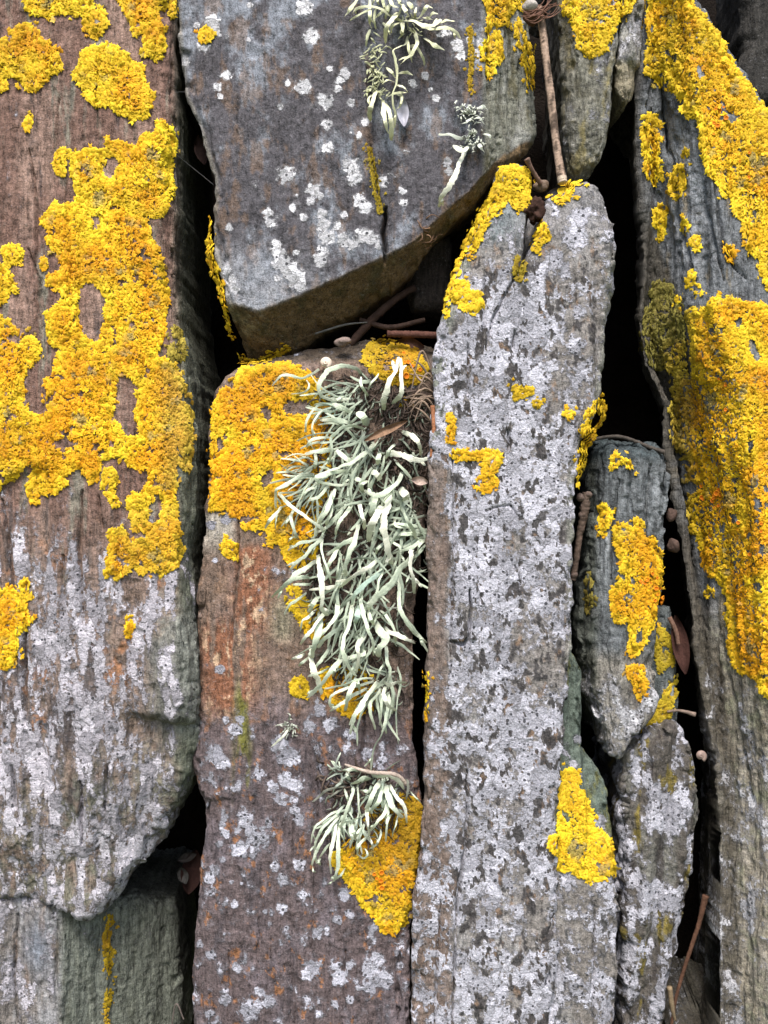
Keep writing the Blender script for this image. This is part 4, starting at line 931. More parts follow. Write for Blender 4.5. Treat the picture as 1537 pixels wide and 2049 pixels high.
colony(Rt, [[(1321,558),(1342,571),(1352,588),(1355,608),(1369,635),(1376,689),(1376,717),(1365,740),(1342,755),(1332,737),(1311,744),(1294,723),(1288,703),(1279,696),(1278,666),(1286,642),(1284,622),(1298,608),(1301,578),(1311,564)]], 'olive grey lichen rosette on the shaded left side of the right slab', tint=OLI*0.95, tint_fn=lambda x, y, b_: 0.95-0.45*sstep(1320, 1350, x)*sstep(675, 700, y), yellow=0.9, ragged=5, holes=[[(1328,655),(1338,655),(1337,678),(1327,676)]])
colony(Rt, [[(1352,593),(1360,590),(1368,600),(1366,615),(1357,617)]], 'small bright yellow lichen tab beside the olive rosette', yellow=0.9, ragged=3)
Md = ['mid']
colony(Md, [[(485,732),(461,765),(440,781),(433,804),(427,831),(424,889),(425,940),(417,1024),(448,1020),(471,1034),(488,1058),(515,1061),(539,1061),(536,1091),(562,1081),(570,1125),(600,1139),(630,1115),(637,1065),(650,1000),(660,900),(664,804),(658,787),(637,780),(630,757),(597,735),(563,722),(529,731)]], 'deep orange lichen over the top left corner of the middle slab', holes=[[(515,815),(532,806),(546,818),(548,840),(535,847),(525,835)], [(565,800),(585,793),(600,805),(628,810),(630,825),(600,835),(570,830)], [(433,875),(445,862),(460,865),(450,885),(440,915),(433,920)], [(525,945),(550,935),(545,965),(528,985),(520,965)]], yellow=0.22, ragged=6, gaps=0.04, tint=MUS, tint_fn=lambda x, y, b_: 0.5*sstep(500, 560, x)*sstep(0, 0.3, b_+0.1))
colony(Md, [[(444,1085),(452,1068),(462,1085),(478,1085),(480,1120),(470,1122),(458,1110),(444,1108)], [(458,1160),(468,1153),(474,1165),(466,1173)]], 'sparse yellow lichen flecks below the orange corner of the middle slab', yellow=0.5, ragged=4, gaps=0.2)
colony(Md, [[(577,1180),(590,1175),(612,1200),(640,1215),(650,1250),(640,1290),(612,1265),(598,1240),(585,1225)]], 'yellow lichen patch peeping out left of the hanging tuft\'s middle', yellow=0.6, tint=MUS, tint_amt=0.3)
colony(Md, [[(583,1375),(588,1358),(605,1353),(615,1365),(616,1395),(600,1397),(585,1390)]], 'small orange lichen patch left of the hanging tuft\'s lower end', yellow=0.3, ragged=4)
colony(Md, [[(640,1340),(680,1330),(730,1345),(755,1360),(752,1400),(720,1435),(700,1432),(672,1415),(645,1390),(640,1365)]], 'yellow lichen behind the lowest strands of the main hanging tuft', yellow=0.5)
colony(Md, [[(664,1713),(690,1690),(720,1650),(752,1615),(803,1588),(840,1600),(846,1640),(842,1690),(836,1737),(830,1767),(818,1791),(824,1821),(813,1828),(816,1849),(789,1866),(766,1862),(752,1845),(749,1832),(722,1811),(718,1791),(698,1767),(681,1750),(667,1730)]], 'pointed golden lichen patch under the lower tuft on the middle slab', yellow=0.5, ragged=4, tint=np.array([0.33, 0.20, 0.010]), tint_fn=lambda x, y, b_: 0.85*sstep(-30, 40, (x-760)*0.7-(y-1740)*0.6+60*b_), cup=cupcluster(757,1760,6,14,(3.5,6)))
colony(Md, [[(735,690),(760,674),(800,680),(840,705),(858,735),(848,760),(810,772),(770,765),(745,750),(725,725)], [(795,790),(825,795),(828,812),(800,815)]], 'dull orange lichen with cups on the top of the middle slab', yellow=0.3, tint=MUS*0.7, tint_amt=0.55, ragged=6, gaps=0.2, cup=cupcluster(826,735,6,20,(4,7)))
colony(['mid', 'top'], [[(476,712),(500,714),(520,720),(535,710),(532,700),(548,703),(575,690),(582,700),(545,722),(500,734),(482,728)]], 'thin yellow lichen line in the seam below the top slab\'s lower corner', yellow=0.6, tint=MUS, tint_amt=0.4, size=0.8, ragged=3)
Tl = ['tall']
colony(Tl, [[(993,352),(1000,330),(1018,333),(1039,327),(1055,337),(1064,365),(1060,403),(1042,423),(1025,416),(1018,396),(1005,409),(985,440),(968,470),(953,505),(932,514),(920,536),(908,552),(900,585),(897,575),(906,552),(917,515),(930,480),(947,444),(970,408),(987,375)], [(908,540),(924,536),(912,580),(900,625),(888,650),(884,640),(892,600),(900,565)]], 'bright yellow lichen along the left horn of the tall slab', yellow=0.8, ragged=5)
colony(Tl, [[(905,603),(915,569),(936,559),(939,583),(963,584),(966,613),(949,632),(936,623),(922,617)]], 'yellow lichen tuft on the tall slab\'s left shoulder', yellow=0.85, ragged=4)
colony(Tl, [[(1098,394),(1112,380),(1130,368),(1148,362),(1175,366),(1180,370),(1150,376),(1148,390),(1135,402),(1120,410),(1108,402)], [(1068,500),(1070,470),(1082,445),(1098,455),(1100,475),(1090,490),(1080,505)]], 'yellow lichen on the right horn of the tall slab, along the notch', yellow=0.8, ragged=4, gaps=0.1)
colony(Tl, [[(1030,525),(1040,515),(1052,530),(1045,560),(1035,565),(1028,545)], [(1052,500),(1060,505),(1058,522),(1050,520)]], 'olive green lichen specks at the foot of the notch', tint=np.array([0.22, 0.20, 0.02]), tint_amt=0.8, ragged=4, size=0.8, gaps=0.1)
colony(Tl, [[(1022,772),(1034,765),(1040,778),(1030,785)], [(1025,788),(1045,780),(1055,775),(1068,778),(1070,788),(1050,795),(1030,800)], [(1068,800),(1080,798),(1082,808),(1075,825),(1068,818)]], 'small chain of olive yellow lichen specks in the centre of the tall slab', yellow=0.7, tint=MUS, tint_amt=0.5, ragged=3, size=0.8)
colony(Tl, [[(1126,828),(1135,820),(1150,822),(1152,830),(1135,834)]], 'orange lichen speck near the right edge of the tall slab', yellow=0.3, ragged=3, size=0.8)
colony(Tl, [[(903,745),(910,738),(914,760),(910,780),(925,775),(927,785),(912,800),(906,790)], [(890,830),(905,822),(912,838),(908,870),(905,890),(893,895),(890,870),(900,855)], [(895,900),(942,905),(969,900),(997,907),(1003,924),(993,944),(993,968),(976,988),(953,981),(949,964),(963,951),(966,922),(942,919),(909,919),(898,917)]], 'golden lichen strip turning along the tall slab\'s left edge, beside the tuft', yellow=0.4, ragged=5, gaps=0.1)
colony(Tl, [[(1206,798),(1212,811),(1206,872),(1186,913),(1168,943),(1154,974),(1149,967),(1156,923),(1162,865),(1176,825),(1190,801)]], 'yellow lichen on the right side of the tall slab facing the black gap', yellow=0.75, ragged=4, tint=MUS, tint_amt=0.3)
colony(Tl, [[(851,1350),(859,1345),(861,1400),(857,1440),(852,1440)]], 'thin golden lichen edge low on the left side of the tall slab', yellow=0.5, ragged=2, size=0.8)
colony(['thin', 'tall'], [[(1125,1535),(1152,1542),(1166,1569),(1171,1589),(1176,1606),(1186,1630),(1186,1657),(1203,1660),(1223,1681),(1230,1711),(1236,1742),(1223,1755),(1206,1765),(1186,1762),(1162,1759),(1149,1745),(1142,1732),(1132,1747),(1112,1735),(1115,1721),(1108,1704),(1095,1691),(1098,1677),(1115,1667),(1118,1603)]], 'boot-shaped yellow lichen patch across the tall slab\'s lower right edge', yellow=0.8, ragged=4, tint=MUS, tint_fn=lambda x, y, b_: 0.6*sstep(1680, 1560, y))
Sh = ['short']
colony(Sh, [[(1220,940),(1224,907),(1250,912),(1271,941),(1261,943),(1244,926),(1232,938)]], 'small yellow lichen hook at the top of the short stone', yellow=0.75, ragged=3)
colony(Sh, [[(1196,1012),(1210,1005),(1227,1029),(1217,1049),(1213,1069),(1196,1066),(1199,1045)]], 'yellow lichen spot on the left side of the short stone', yellow=0.65, ragged=4)
colony(Sh, [[(1227,1066),(1234,1052),(1254,1045),(1267,1059),(1274,1035),(1288,1045),(1288,1073),(1315,1079),(1328,1120),(1325,1171),(1318,1204),(1311,1255),(1294,1262),(1294,1286),(1271,1311),(1254,1303),(1261,1272),(1257,1245),(1234,1245),(1220,1221),(1220,1181),(1240,1160),(1240,1137),(1240,1106),(1230,1096)]], 'broad golden lichen patch with orange cups on the short stone', yellow=0.5, ragged=5, tint=MUS, tint_amt=0.2, cup=cupcluster(1300,1175,14,22,(3,6)))
colony(Sh, [[(1250,1336),(1288,1328),(1294,1353),(1291,1384),(1277,1397),(1267,1380),(1264,1365),(1254,1350)]], 'small square golden lichen patch near the short stone\'s tip', yellow=0.5, ragged=4, tint=MUS, tint_amt=0.2)
colony(Sh, [[(1172,1150),(1185,1140),(1188,1200),(1184,1225),(1172,1222)]], 'dark olive lichen on the shaded left flank of the short stone', tint=OLI*0.7, tint_amt=0.9, ragged=3)
colony(['behind'], [[(1300,1259),(1328,1255),(1347,1289),(1350,1336),(1318,1340),(1310,1306)], [(1352,1353),(1353,1390),(1338,1420),(1315,1420),(1332,1384)], [(1288,1457),(1298,1440),(1321,1400),(1347,1400),(1342,1430),(1335,1447),(1342,1474),(1321,1464),(1298,1468)]], 'green yellow lichen strips on the small stone set back in the gap', yellow=0.9, tint=np.array([0.30, 0.25, 0.02]), tint_amt=0.7, ragged=4)
colony(['foot'], [[(220,1827),(230,1850),(223,1867),(220,1894),(233,1901),(224,1920),(222,1955),(213,1945),(206,1901),(206,1874),(216,1837)], [(213,1976),(222,1976),(222,2000),(216,2020),(218,2080),(208,2080),(212,2010)]], 'thin olive yellow lichen line down the bottom left stone', yellow=0.5, tint=np.array([0.26, 0.19, 0.012]), tint_amt=0.7, ragged=3, size=0.7)
# ------------------------------------------------------------------ hanging strap lichen
STRAP = col_material('strap_lichen', 0.85, 2200, 0.28, 0.7, 0.0005, 0.2, 0.0)
def spline(p, n):
    """Catmull-Rom through the traced points"""
    p = np.asarray(p, float)
    if len(p) == 2: p = np.array([p[0], (p[0]*2+p[1])/3, (p[0]+p[1]*2)/3, p[1]])
    q = np.vstack([2*p[0]-p[1], p, 2*p[-1]-p[-2]]); m = len(p)-1
    t = np.linspace(0, m-1e-6, n); i = t.astype(int); f = (t-i)[:, None]
    a, b_, c, d_ = q[i], q[i+1], q[i+2], q[i+3]
    return 0.5*(2*b_+(c-a)*f+(2*a-5*b_+4*c-d_)*f*f+(3*b_-a-3*c+d_)*f**3)
def ribbon(path, width, thick, side, rough=0.0, sides=6, rg=rng):
    """flattened strap along a world path; width (m) per ring"""
    n = len(path); T = np.gradient(path, axis=0); T /= np.linalg.norm(T, axis=1)[:, None]+1e-12
    side = side-T*(side*T).sum(1)[:, None]; side /= np.linalg.norm(side, axis=1)[:, None]+1e-12
    N = np.cross(T, side); V = []
    for k_ in range(sides):
        g = 2*math.pi*k_/sides
        w_ = width*(1+rough*rg.normal(0, 1, n))
        V.append(path+side*(w_*0.5*math.cos(g))[:, None]+N*(w_*0.5*thick*math.sin(g))[:, None])
    V = np.stack(V, 1).reshape(-1, 3)
    i = np.arange(n-1)[:, None]*sides; k_ = np.arange(sides)[None]; k2 = (k_+1) % sides
    F = np.stack([i+k_, i+k2, i+sides+k2, i+sides+k_], -1).reshape(-1, 4)
    V = np.vstack([V, path[0], path[-1]]); a, b_ = n*sides, n*sides+1
    cap = [(a, (q+1) % sides, q, q) for q in range(sides)] + [(b_, (n-1)*sides+q, (n-1)*sides+(q+1) % sides, (n-1)*sides+(q+1) % sides) for q in range(sides)]
    F3 = np.vstack([np.concatenate([F[:, :3], F[:, [0, 2, 3]]]), np.array(cap)[:, :3]])
    return V, F3
GREEN = np.array([0.58, 0.65, 0.49]); CREAM = np.array([0.78, 0.78, 0.63]); GREYD = np.array([0.20, 0.20, 0.165]); YCREAM = np.array([0.66, 0.66, 0.42]); AQUA = np.array([0.45, 0.58, 0.48])
def tuft(px, py, hosts, label, d0, name='strap_lichen'):
    c = P(px, py, d0)
    o = bpy.data.objects.new(name, None); o.empty_display_size = 0.01; o.location = c.tolist(); col.objects.link(o)
    o['label'] = label; o['category'] = 'lichen'; o['group'] = 'hanging strap lichen tufts'
    o_ = Stone(); o_.o = o; o_.c = c; o_.hosts = hosts; o_.d0 = d0
    return o_
def strand(tf, pts, w, lift=26, tip=14, start=3, colr=GREEN, tipc=CREAM, rough=0.06, basec=None, thick=0.12, name='strand', taper=0.5, rg=rng):
    """pts in photo pixels from the holdfast to the tip; w = widest (px)"""
    L_ = sum(math.dist(pts[i], pts[i+1]) for i in range(len(pts)-1)); n = max(7, int(L_/3.6))
    q = spline(pts, n); t = np.linspace(0, 1, n)
    wig = np.stack([noise(np.stack([t*L_/22, 0*t+rg.uniform(0, 90), 0*t], -1), 7), noise(np.stack([t*L_/22, 0*t+rg.uniform(0, 90), 0*t], -1), 8)], -1)
    q = q+wig*min(2.6, w*0.35)*np.sin(np.pi*np.clip(t*0.9+0.1, 0, 1))[:, None]
    sp_, _, hit = surface(tf.hosts, q[:, 0], q[:, 1])
    dep = np.where(hit, np.clip(sp_[:, 1]/K, tf.d0-60, tf.d0+45), tf.d0)
    k_ = np.ones(5)/5; dep = np.convolve(np.pad(dep, 2, mode='edge'), k_, 'valid')
    dep = np.minimum.accumulate(np.minimum(dep, dep))*0.5+dep*0.5
    lift = lift*1.25; tip = tip*1.2
    up = start*(1-t)+lift*np.sin(np.pi*np.clip(t, 0, 1))**0.8*0.9+tip*t**1.5
    up = up+2.5*np.sin(t*7+rg.uniform(0, 6))*np.sin(np.pi*t)
    path = P(q[:, 0], q[:, 1], dep-up)
    prof = np.interp(t, [0, 0.12, 0.45, 0.80, 0.96, 1.0], [0.66, 0.9, 1.0, 0.76, 0.60, 0.38])
    prof = prof*(1+0.16*noise(np.stack([t*L_/16, 0*t+rg.uniform(0, 90), 0*t], -1), 3))
    wid = 0.97*w*K*prof*(1+0.12*np.sin(t*rg.uniform(5, 12)+rg.uniform(0, 6)))*(D+path[:, 1])/D
    T = np.gradient(path, axis=0); view = np.array([0, -1.0, 0]); side = np.cross(T, view); side /= np.linalg.norm(side, axis=1)[:, None]+1e-12
    tw = 0.5*np.sin(t*rg.uniform(2, 6)+rg.uniform(0, 6))+rg.normal(0, 0.25)
    side = side*np.cos(tw)[:, None]+view*np.sin(tw)[:, None]
    V, F = ribbon(path, wid, thick, side, rough, 6, rg)
    bc = GREYD*1.7 if basec is None else np.asarray(basec)
    c = np.asarray(colr)[None]*np.ones((n, 1))
    c = c*(1-sstep(0.35, 0.0, t)[:, None]*0.6)+bc*sstep(0.35, 0.0, t)[:, None]*0.6
    c = c*(1-sstep(0.6, 1.0, t)[:, None]*0.8)+np.asarray(tipc)*sstep(0.6, 1.0, t)[:, None]*0.8
    c = np.repeat(c, 6, 0); c = np.vstack([c, c[:1], c[-1:]])*(1+0.06*rg.normal(0, 1, (len(V), 1)))
    me = make_mesh(name, V-tf.c, F, False); set_col(me, np.clip(c, 0.01, 0.85))
    link(name, me, STRAP, parent=tf.o)
def Z(x0, y0, s, lst):
    return [([(x0+x*s, y0+y*s) for (x, y) in p], w*s, *r) for (p, w, *r) in lst]

def fringe(tf, x, y, n, ang, spread, ln, w, colr, tipc, lift=14, sag=0.35, rg=None, basec=None, jit=6, name='strand'):
    """short strands fanning from a holdfast; angle 0 = right, 90 = down"""
    rg = rg or np.random.default_rng(int(x*7+y))
    for k_ in range(n):
        a = math.radians(ang+rg.normal(0, spread)); L_ = rg.uniform(*ln); x0, y0 = x+rg.normal(0, jit), y+rg.normal(0, jit)
        pts = []; cx, cy = x0, y0; bend = rg.normal(0, 0.35)
        for s in range(5):
            pts.append((cx, cy)); cx += math.cos(a)*L_/4; cy += math.sin(a)*L_/4
            a += bend*0.5+sag*math.cos(a)*0.8*0.5
        strand(tf, pts, rg.uniform(*w), lift=lift*rg.uniform(0.5, 1.4), tip=lift*rg.uniform(0.2, 1.0), colr=np.asarray(colr)*rg.uniform(0.8, 1.1), tipc=tipc, basec=basec, rg=rg, name=name)

# -- main tuft, upper and lower half
main = tuft(750, 900, ['mid'], 'upper half of the big pale green strap lichen, its curled straps over orange lichen', 38)
main2 = tuft(735, 1200, ['mid'], 'lower half of the big pale green strap lichen, hanging in long drooping straps', 38)
def tangle(tf, poly, n, seed, hosts=('mid',), dark=0.78):
    """dead brown and grey matter at the heart of a tuft, kept dark to stand for its deep shadows too"""
    rg = np.random.default_rng(seed); a = np.array(poly, float); V, F, C, off = [], [], [], 0
    x = rg.uniform(a[:, 0].min(), a[:, 0].max(), n*3); y = rg.uniform(a[:, 1].min(), a[:, 1].max(), n*3)
    m = inpoly(x, y, poly); x, y = x[m][:n], y[m][:n]; sp_, _, hit = surface(list(hosts), x, y)
    for k_ in range(len(x)):
        b = float(sp_[k_, 1]/K) if hit[k_] else tf.d0
        g = rg.normal(1.75, 0.75); L_ = rg.uniform(16, 48); bend = rg.normal(0, 0.6); pts = [(x[k_], y[k_])]
        for s_ in range(3): pts.append((pts[-1][0]+math.cos(g)*L_/3, pts[-1][1]+math.sin(g)*L_/3)); g += bend
        q = spline(pts, 7); t = np.linspace(0, 1, 7)
        path = P(q[:, 0], q[:, 1], b-1-rg.uniform(2, 15)*np.sin(np.pi*t*0.85)); side = np.cross(np.gradient(path, axis=0), np.array([0, -1.0, 0])+rg.normal(0, 0.4, 3))
        v, f = ribbon(path, np.interp(t, [0, 0.5, 1], [0.6, 1, 0.3])*rg.uniform(2.0, 6.0)*K, 0.15, side, 0.05, 4, rg)
        c = np.array([0.060, 0.043, 0.034])*rg.uniform(0.4, 1.8) if rg.uniform() < dark else np.array([0.24, 0.27, 0.205])*rg.uniform(0.5, 1.25)
        V.append(v); F.append(f+off); C.append(np.tile(c, (len(v), 1))); off += len(v)
    V = np.vstack(V); me = make_mesh('dead_tangle', V-tf.c, np.vstack(F)); set_col(me, np.clip(np.vstack(C), 0.004, 0.8)); link('dead_tangle', me, STRAP, parent=tf.o, kind='stuff')
tangle(main, [(650,770),(700,735),(790,745),(850,800),(862,900),(858,1030),(800,1060),(700,1060),(610,1040),(580,990),(610,930),(640,870)], 620, 801)  # dead matter, packed dark behind the straps to paint in deep shadow
tangle(main, [(770,760),(862,790),(866,980),(800,1000),(760,900)], 220, 805, dark=0.95)
tangle(main2, [(620,1040),(700,1050),(858,1030),(855,1110),(820,1180),(800,1260),(800,1340),(790,1420),(720,1400),(660,1330),(630,1270),(620,1180),(600,1120)], 560, 802)
HF = [(720, 790), (735, 860), (700, 900), (770, 920), (800, 970), (740, 990), (680, 960), (640, 960), (820, 1010)]
HF2 = [(855, 1065), (700, 1110), (760, 1090), (705, 1170), (755, 1200), (690, 1235), (775, 1360), (730, 1270), (780, 1130)]
for tf, hf, sd_ in ((main, HF, 900), (main2, HF2, 950)):
    for i, (x, y) in enumerate(hf):               # dull inner strands
        a = (112 if y > 880 else 150) if x < 840 else 165
        fringe(tf, x, y, 14, a, 38, (50, 130), (3, 7), (0.36, 0.415, 0.315), (0.56, 0.60, 0.46), lift=15, jit=16, rg=np.random.default_rng(sd_+i))
fringe(main, 690, 780, 12, 170, 28, (25, 55), (2.5, 4.5), (0.44, 0.50, 0.38), GREEN, lift=8, jit=10, rg=np.random.default_rng(921))
fringe(main, 620, 940, 16, 190, 24, (28, 65), (2.5, 4.5), (0.46, 0.51, 0.39), GREEN, lift=8, jit=14, rg=np.random.default_rng(922))
fringe(main, 690, 815, 12, 175, 25, (40, 75), (2.5, 5), (0.44, 0.54, 0.42), GREEN, lift=10, jit=8, rg=np.random.default_rng(923))
A = [([(870,360),(830,310),(760,285),(690,285),(600,310),(530,360),(490,450),(500,530),(560,575),(650,590),(780,580)],45,40),([(490,310),(420,360),(340,390),(220,365),(150,365),(100,420),(65,465)],26),([(375,410),(405,450),(390,495),(330,525),(240,535)],18),
 ([(1070,690),(1080,620),(1100,520),(1130,420),(1180,330),(1210,200)],58,40,1),([(1130,640),(1200,580),(1235,530),(1235,430),(1235,330),(1230,210)],45,30,1),([(820,720),(740,680),(640,640),(600,630)],50),([(600,640),(500,640),(430,690),(380,770),(370,840),(378,885)],24),([(940,810),(900,750),(835,700)],84,46),
 ([(580,655),(500,700),(440,780),(430,860),(445,960)],22),([(800,790),(700,780),(600,770),(500,770)],50),([(920,860),(850,830),(760,820),(680,850),(620,910),(600,960),(610,1040),(590,1110),(572,1170)],34,40),([(600,930),(500,930),(420,950),(380,1000),(375,1020)],28,34),
 ([(1240,880),(1320,910),(1370,960),(1400,1020),(1410,1090)],50,50,1),([(1030,1060),(1030,1110),(1020,1180)],45,30),([(1090,1070),(1200,1070),(1290,1110),(1380,1130),(1490,1120)],64,62,1),([(990,980),(930,1050),(850,1110),(760,1170),(680,1200),(590,1225),(480,1260)],36,36),
 ([(820,1190),(760,1140),(690,1080),(640,1030)],52),([(640,1050),(540,1050),(450,1060),(360,1080)],46,36),([(450,1070),(460,1140),(450,1210)],34),([(900,1230),(820,1240),(720,1230),(620,1240),(540,1270),(470,1290),(480,1330),(560,1350),(700,1360),(830,1330)],38),
 ([(1250,1230),(1200,1330),(1130,1400),(1040,1450),(960,1440),(900,1410)],50,44),([(440,1270),(340,1270),(260,1310),(170,1370),(110,1400),(95,1460),(100,1570)],36,36),([(600,1330),(530,1430),(450,1480),(380,1510)],34),([(500,1380),(400,1400),(330,1450),(250,1470)],26),([(960,1240),(1010,1260),(1050,1310)],62,44,1),
 ([(930,510),(960,450),(1010,390),(1030,350)],22),([(940,560),(880,460),(870,380)],30),([(1220,1380),(1250,1420),(1290,1470),(1240,1500)],66,44,1),([(880,1430),(880,1360),(930,1320)],40,40),([(800,1290),(860,1310),(930,1340)],40,36),([(1180,990),(1120,1050),(1090,1130)],30),([(640,1380),(620,1450),(600,1550)],34,38)]
B = [([(120,30),(200,110),(290,190),(380,250),(460,310),(540,380)],36,44),([(150,150),(90,230),(40,290),(0,350)],30,34),([(110,220),(95,290),(100,360)],20),([(255,180),(240,240),(260,320),(280,400),(300,440)],34,34),([(240,240),(200,290),(190,335)],18),([(285,420),(240,440),(210,470)],18),
 ([(610,0),(600,90),(570,170),(520,250),(470,350)],46,44),([(620,60),(600,180),(570,260),(555,330)],42,40),([(800,90),(750,190),(690,270),(650,350),(640,410)],36),([(780,70),(700,180),(620,270),(560,340),(460,390)],38),([(980,40),(980,150),(970,250)],84),([(1080,130),(1010,230),(960,330),(940,470)],80,52,1),
 ([(1130,0),(1110,130),(1080,250),(1075,360),(1100,480),(1130,590),(1150,680)],84,48,1),([(1080,470),(1030,530),(1005,585)],34,40),([(850,100),(870,190),(900,280),(895,360)],44,40,1),([(860,270),(830,400),(790,520),(750,630),(730,720),(740,790)],44,40),([(1200,110),(1250,200),(1300,280),(1340,360),(1370,450)],44,40),
 ([(1380,350),(1280,340),(1190,320),(1170,260)],32),([(520,440),(430,460),(330,480),(260,510),(210,550)],30),([(540,400),(450,500),(360,590),(280,660),(225,730)],38,36),([(500,450),(450,530),(425,590)],18),([(520,400),(515,560),(550,680),(590,790),(600,850)],28,40),([(470,640),(380,700),(300,750),(230,820),(150,890),(60,975)],48,46),
 ([(480,590),(490,700),(515,820),(520,950),(520,1080),(570,1140)],54,50,1),([(700,480),(620,590),(570,690),(560,790)],36),([(880,430),(760,460),(650,530),(560,590)],44),([(1070,610),(960,680),(860,740),(760,820),(660,890)],50,46,1),([(1060,650),(1030,760),(930,830),(860,900),(810,960),(785,1040)],46,38,2),([(1040,640),(1070,720),(1040,820),(1010,920),(960,1010),(915,1075)],30),
 ([(1380,560),(1300,640),(1220,720),(1160,820),(1090,910),(1010,970),(950,1040),(920,1080)],72,46),([(1350,470),(1320,570),(1310,680),(1340,800),(1355,940)],48,44,1),([(1310,760),(1285,820),(1275,860)],18),([(1220,720),(1215,860),(1215,980),(1230,1090),(1280,1200),(1340,1280),(1410,1340),(1465,1385)],38,34),([(1120,400),(1150,470),(1210,520),(1225,580),(1215,700)],28),
 ([(1470,430),(1380,480),(1260,540),(1150,580)],34),([(1470,400),(1300,400),(1150,400)],46),([(1470,370),(1350,330),(1200,310),(1100,320)],30),([(1470,480),(1400,570),(1330,640)],30),([(1460,450),(1400,500),(1370,600)],22,34),([(920,1080),(960,1170),(990,1230)],42,40),([(870,900),(870,1010),(890,1130),(930,1250),(960,1330),(980,1420),(985,1500)],36,42),
 ([(980,1200),(1050,1290),(1090,1350),(1040,1430),(1020,1510)],78,40),([(1040,1090),(1100,1140),(1150,1220),(1180,1310),(1185,1385)],30),([(1080,1240),(1130,1290),(1220,1320),(1300,1360),(1360,1390)],40,30,1),([(790,1040),(780,1150),(740,1280),(710,1380),(705,1470),(730,1540),(770,1620),(830,1690)],46,50),([(830,1050),(840,1130),(810,1230)],52,30,2),
 ([(660,1000),(650,1110),(590,1220),(520,1300),(430,1370)],44,40),([(540,1100),(480,1200),(420,1280),(360,1340),(320,1400)],44,44,1),([(500,1100),(490,1230),(470,1350),(440,1450),(430,1530)],66,36),([(380,930),(300,990),(220,1050),(175,1130)],28),([(480,960),(440,1030),(390,1110)],48,36),([(470,1080),(400,1150),(340,1190),(320,1280)],30),
 ([(730,1220),(620,1290),(540,1350),(480,1430)],46),([(910,1260),(860,1370),(840,1450),(835,1537)],46),([(420,810),(330,780),(240,820)],28),([(430,860),(320,860),(250,860)],30),([(1000,960),(1060,1040),(1160,1070),(1280,1050)],16,10,3),([(690,880),(620,880),(520,900),(400,905)],36,30,1)]
C_ = [([(830,560),(790,650),(750,760),(725,870)],48,44),([(840,570),(860,690)],26,36),([(920,150),(860,260),(840,330),(840,430),(825,530)],42,44,1),([(720,370),(650,450),(590,520),(520,610),(450,690),(385,750)],48,40),([(640,460),(615,560)],24,36),([(590,480),(490,520),(390,560)],26,36),([(370,350),(300,380),(240,405)],36,30,1),([(400,380),(340,430),(305,465)],28,26),
 ([(420,280),(420,400),(440,500),(480,600),(515,720)],62,22,1),([(600,280),(540,370),(480,450),(450,530)],36),([(1100,270),(1100,400),(1130,500),(1125,610)],36),([(1090,430),(1040,510),(1010,590)],24),([(1070,610),(1130,630),(1200,610),(1285,615)],40,50,1),([(1090,650),(1080,740),(1110,820),(1190,870)],44,44,1),([(1110,700),(1120,800),(1100,930),(1070,1050),(1000,1180),(970,1300),(960,1410)],36,36),
 ([(1090,950),(1100,1075)],32,30),([(1040,600),(950,700),(890,790),(830,890),(790,990),(770,1080)],50,36),([(1060,640),(1010,730),(960,800),(950,870),(980,960),(1000,1040)],36),([(1070,680),(1060,780),(1050,900),(1035,1000)],28),([(1150,670),(1190,740),(1170,850)],16,14,3),([(1000,600),(880,640),(760,660),(660,700),(600,740),(590,810),(620,850)],30),([(940,660),(820,720),(720,790),(640,840),(585,875)],34,34),([(1000,580),(850,580),(700,640),(540,670)],26),([(820,300),(900,350),(800,380),(740,390)],44)]
def put(tf, lst, colr=GREEN, tipc=CREAM, forks=True):
    for i, (p, w, *r) in enumerate(lst):
        lift = r[0] if r else 26; kind = r[1] if len(r) > 1 else 0; rg = np.random.default_rng(5000+i*17+int(p[0][0]))
        c, tc, ro, bc = colr, tipc, 0.09, None
        if kind == 1: c, tc, ro, bc = np.asarray(tipc)*0.95, np.asarray(tipc)*1.08, 0.12, np.asarray(colr)*0.9
        if kind == 2: c, tc = AQUA, GREEN
        if kind == 3: c, tc = GREYD*1.2, GREYD*1.8
        strand(tf, p, w*(1.0 if kind != 1 else 0.95), lift=lift, tip=lift*0.30, colr=np.asarray(c)*rg.uniform(0.86, 1.06), tipc=tc, rough=ro, basec=bc, rg=rg)
        if forks and len(p) >= 5 and rg.uniform() < 0.8:
            k_ = len(p)-2; a = math.atan2(p[-1][1]-p[k_][1], p[-1][0]-p[k_][0])+rg.choice([-1, 1])*rg.uniform(0.35, 0.8); L_ = math.dist(p[-1], p[k_])*rg.uniform(0.6, 1.0)
            strand(tf, [p[k_], (p[k_][0]+math.cos(a)*L_*0.5, p[k_][1]+math.sin(a)*L_*0.5), (p[k_][0]+math.cos(a)*L_, p[k_][1]+math.sin(a)*L_+L_*0.15)], w*0.6, lift=6, tip=lift*0.5, start=lift*0.85, colr=c, tipc=tc, rough=ro, basec=c, rg=rg)
put(main, Z(530, 670, 0.2212, A)); put(main2, Z(530, 980, 0.2212, B)); put(main2, Z(530, 1230, 0.2212, C_))
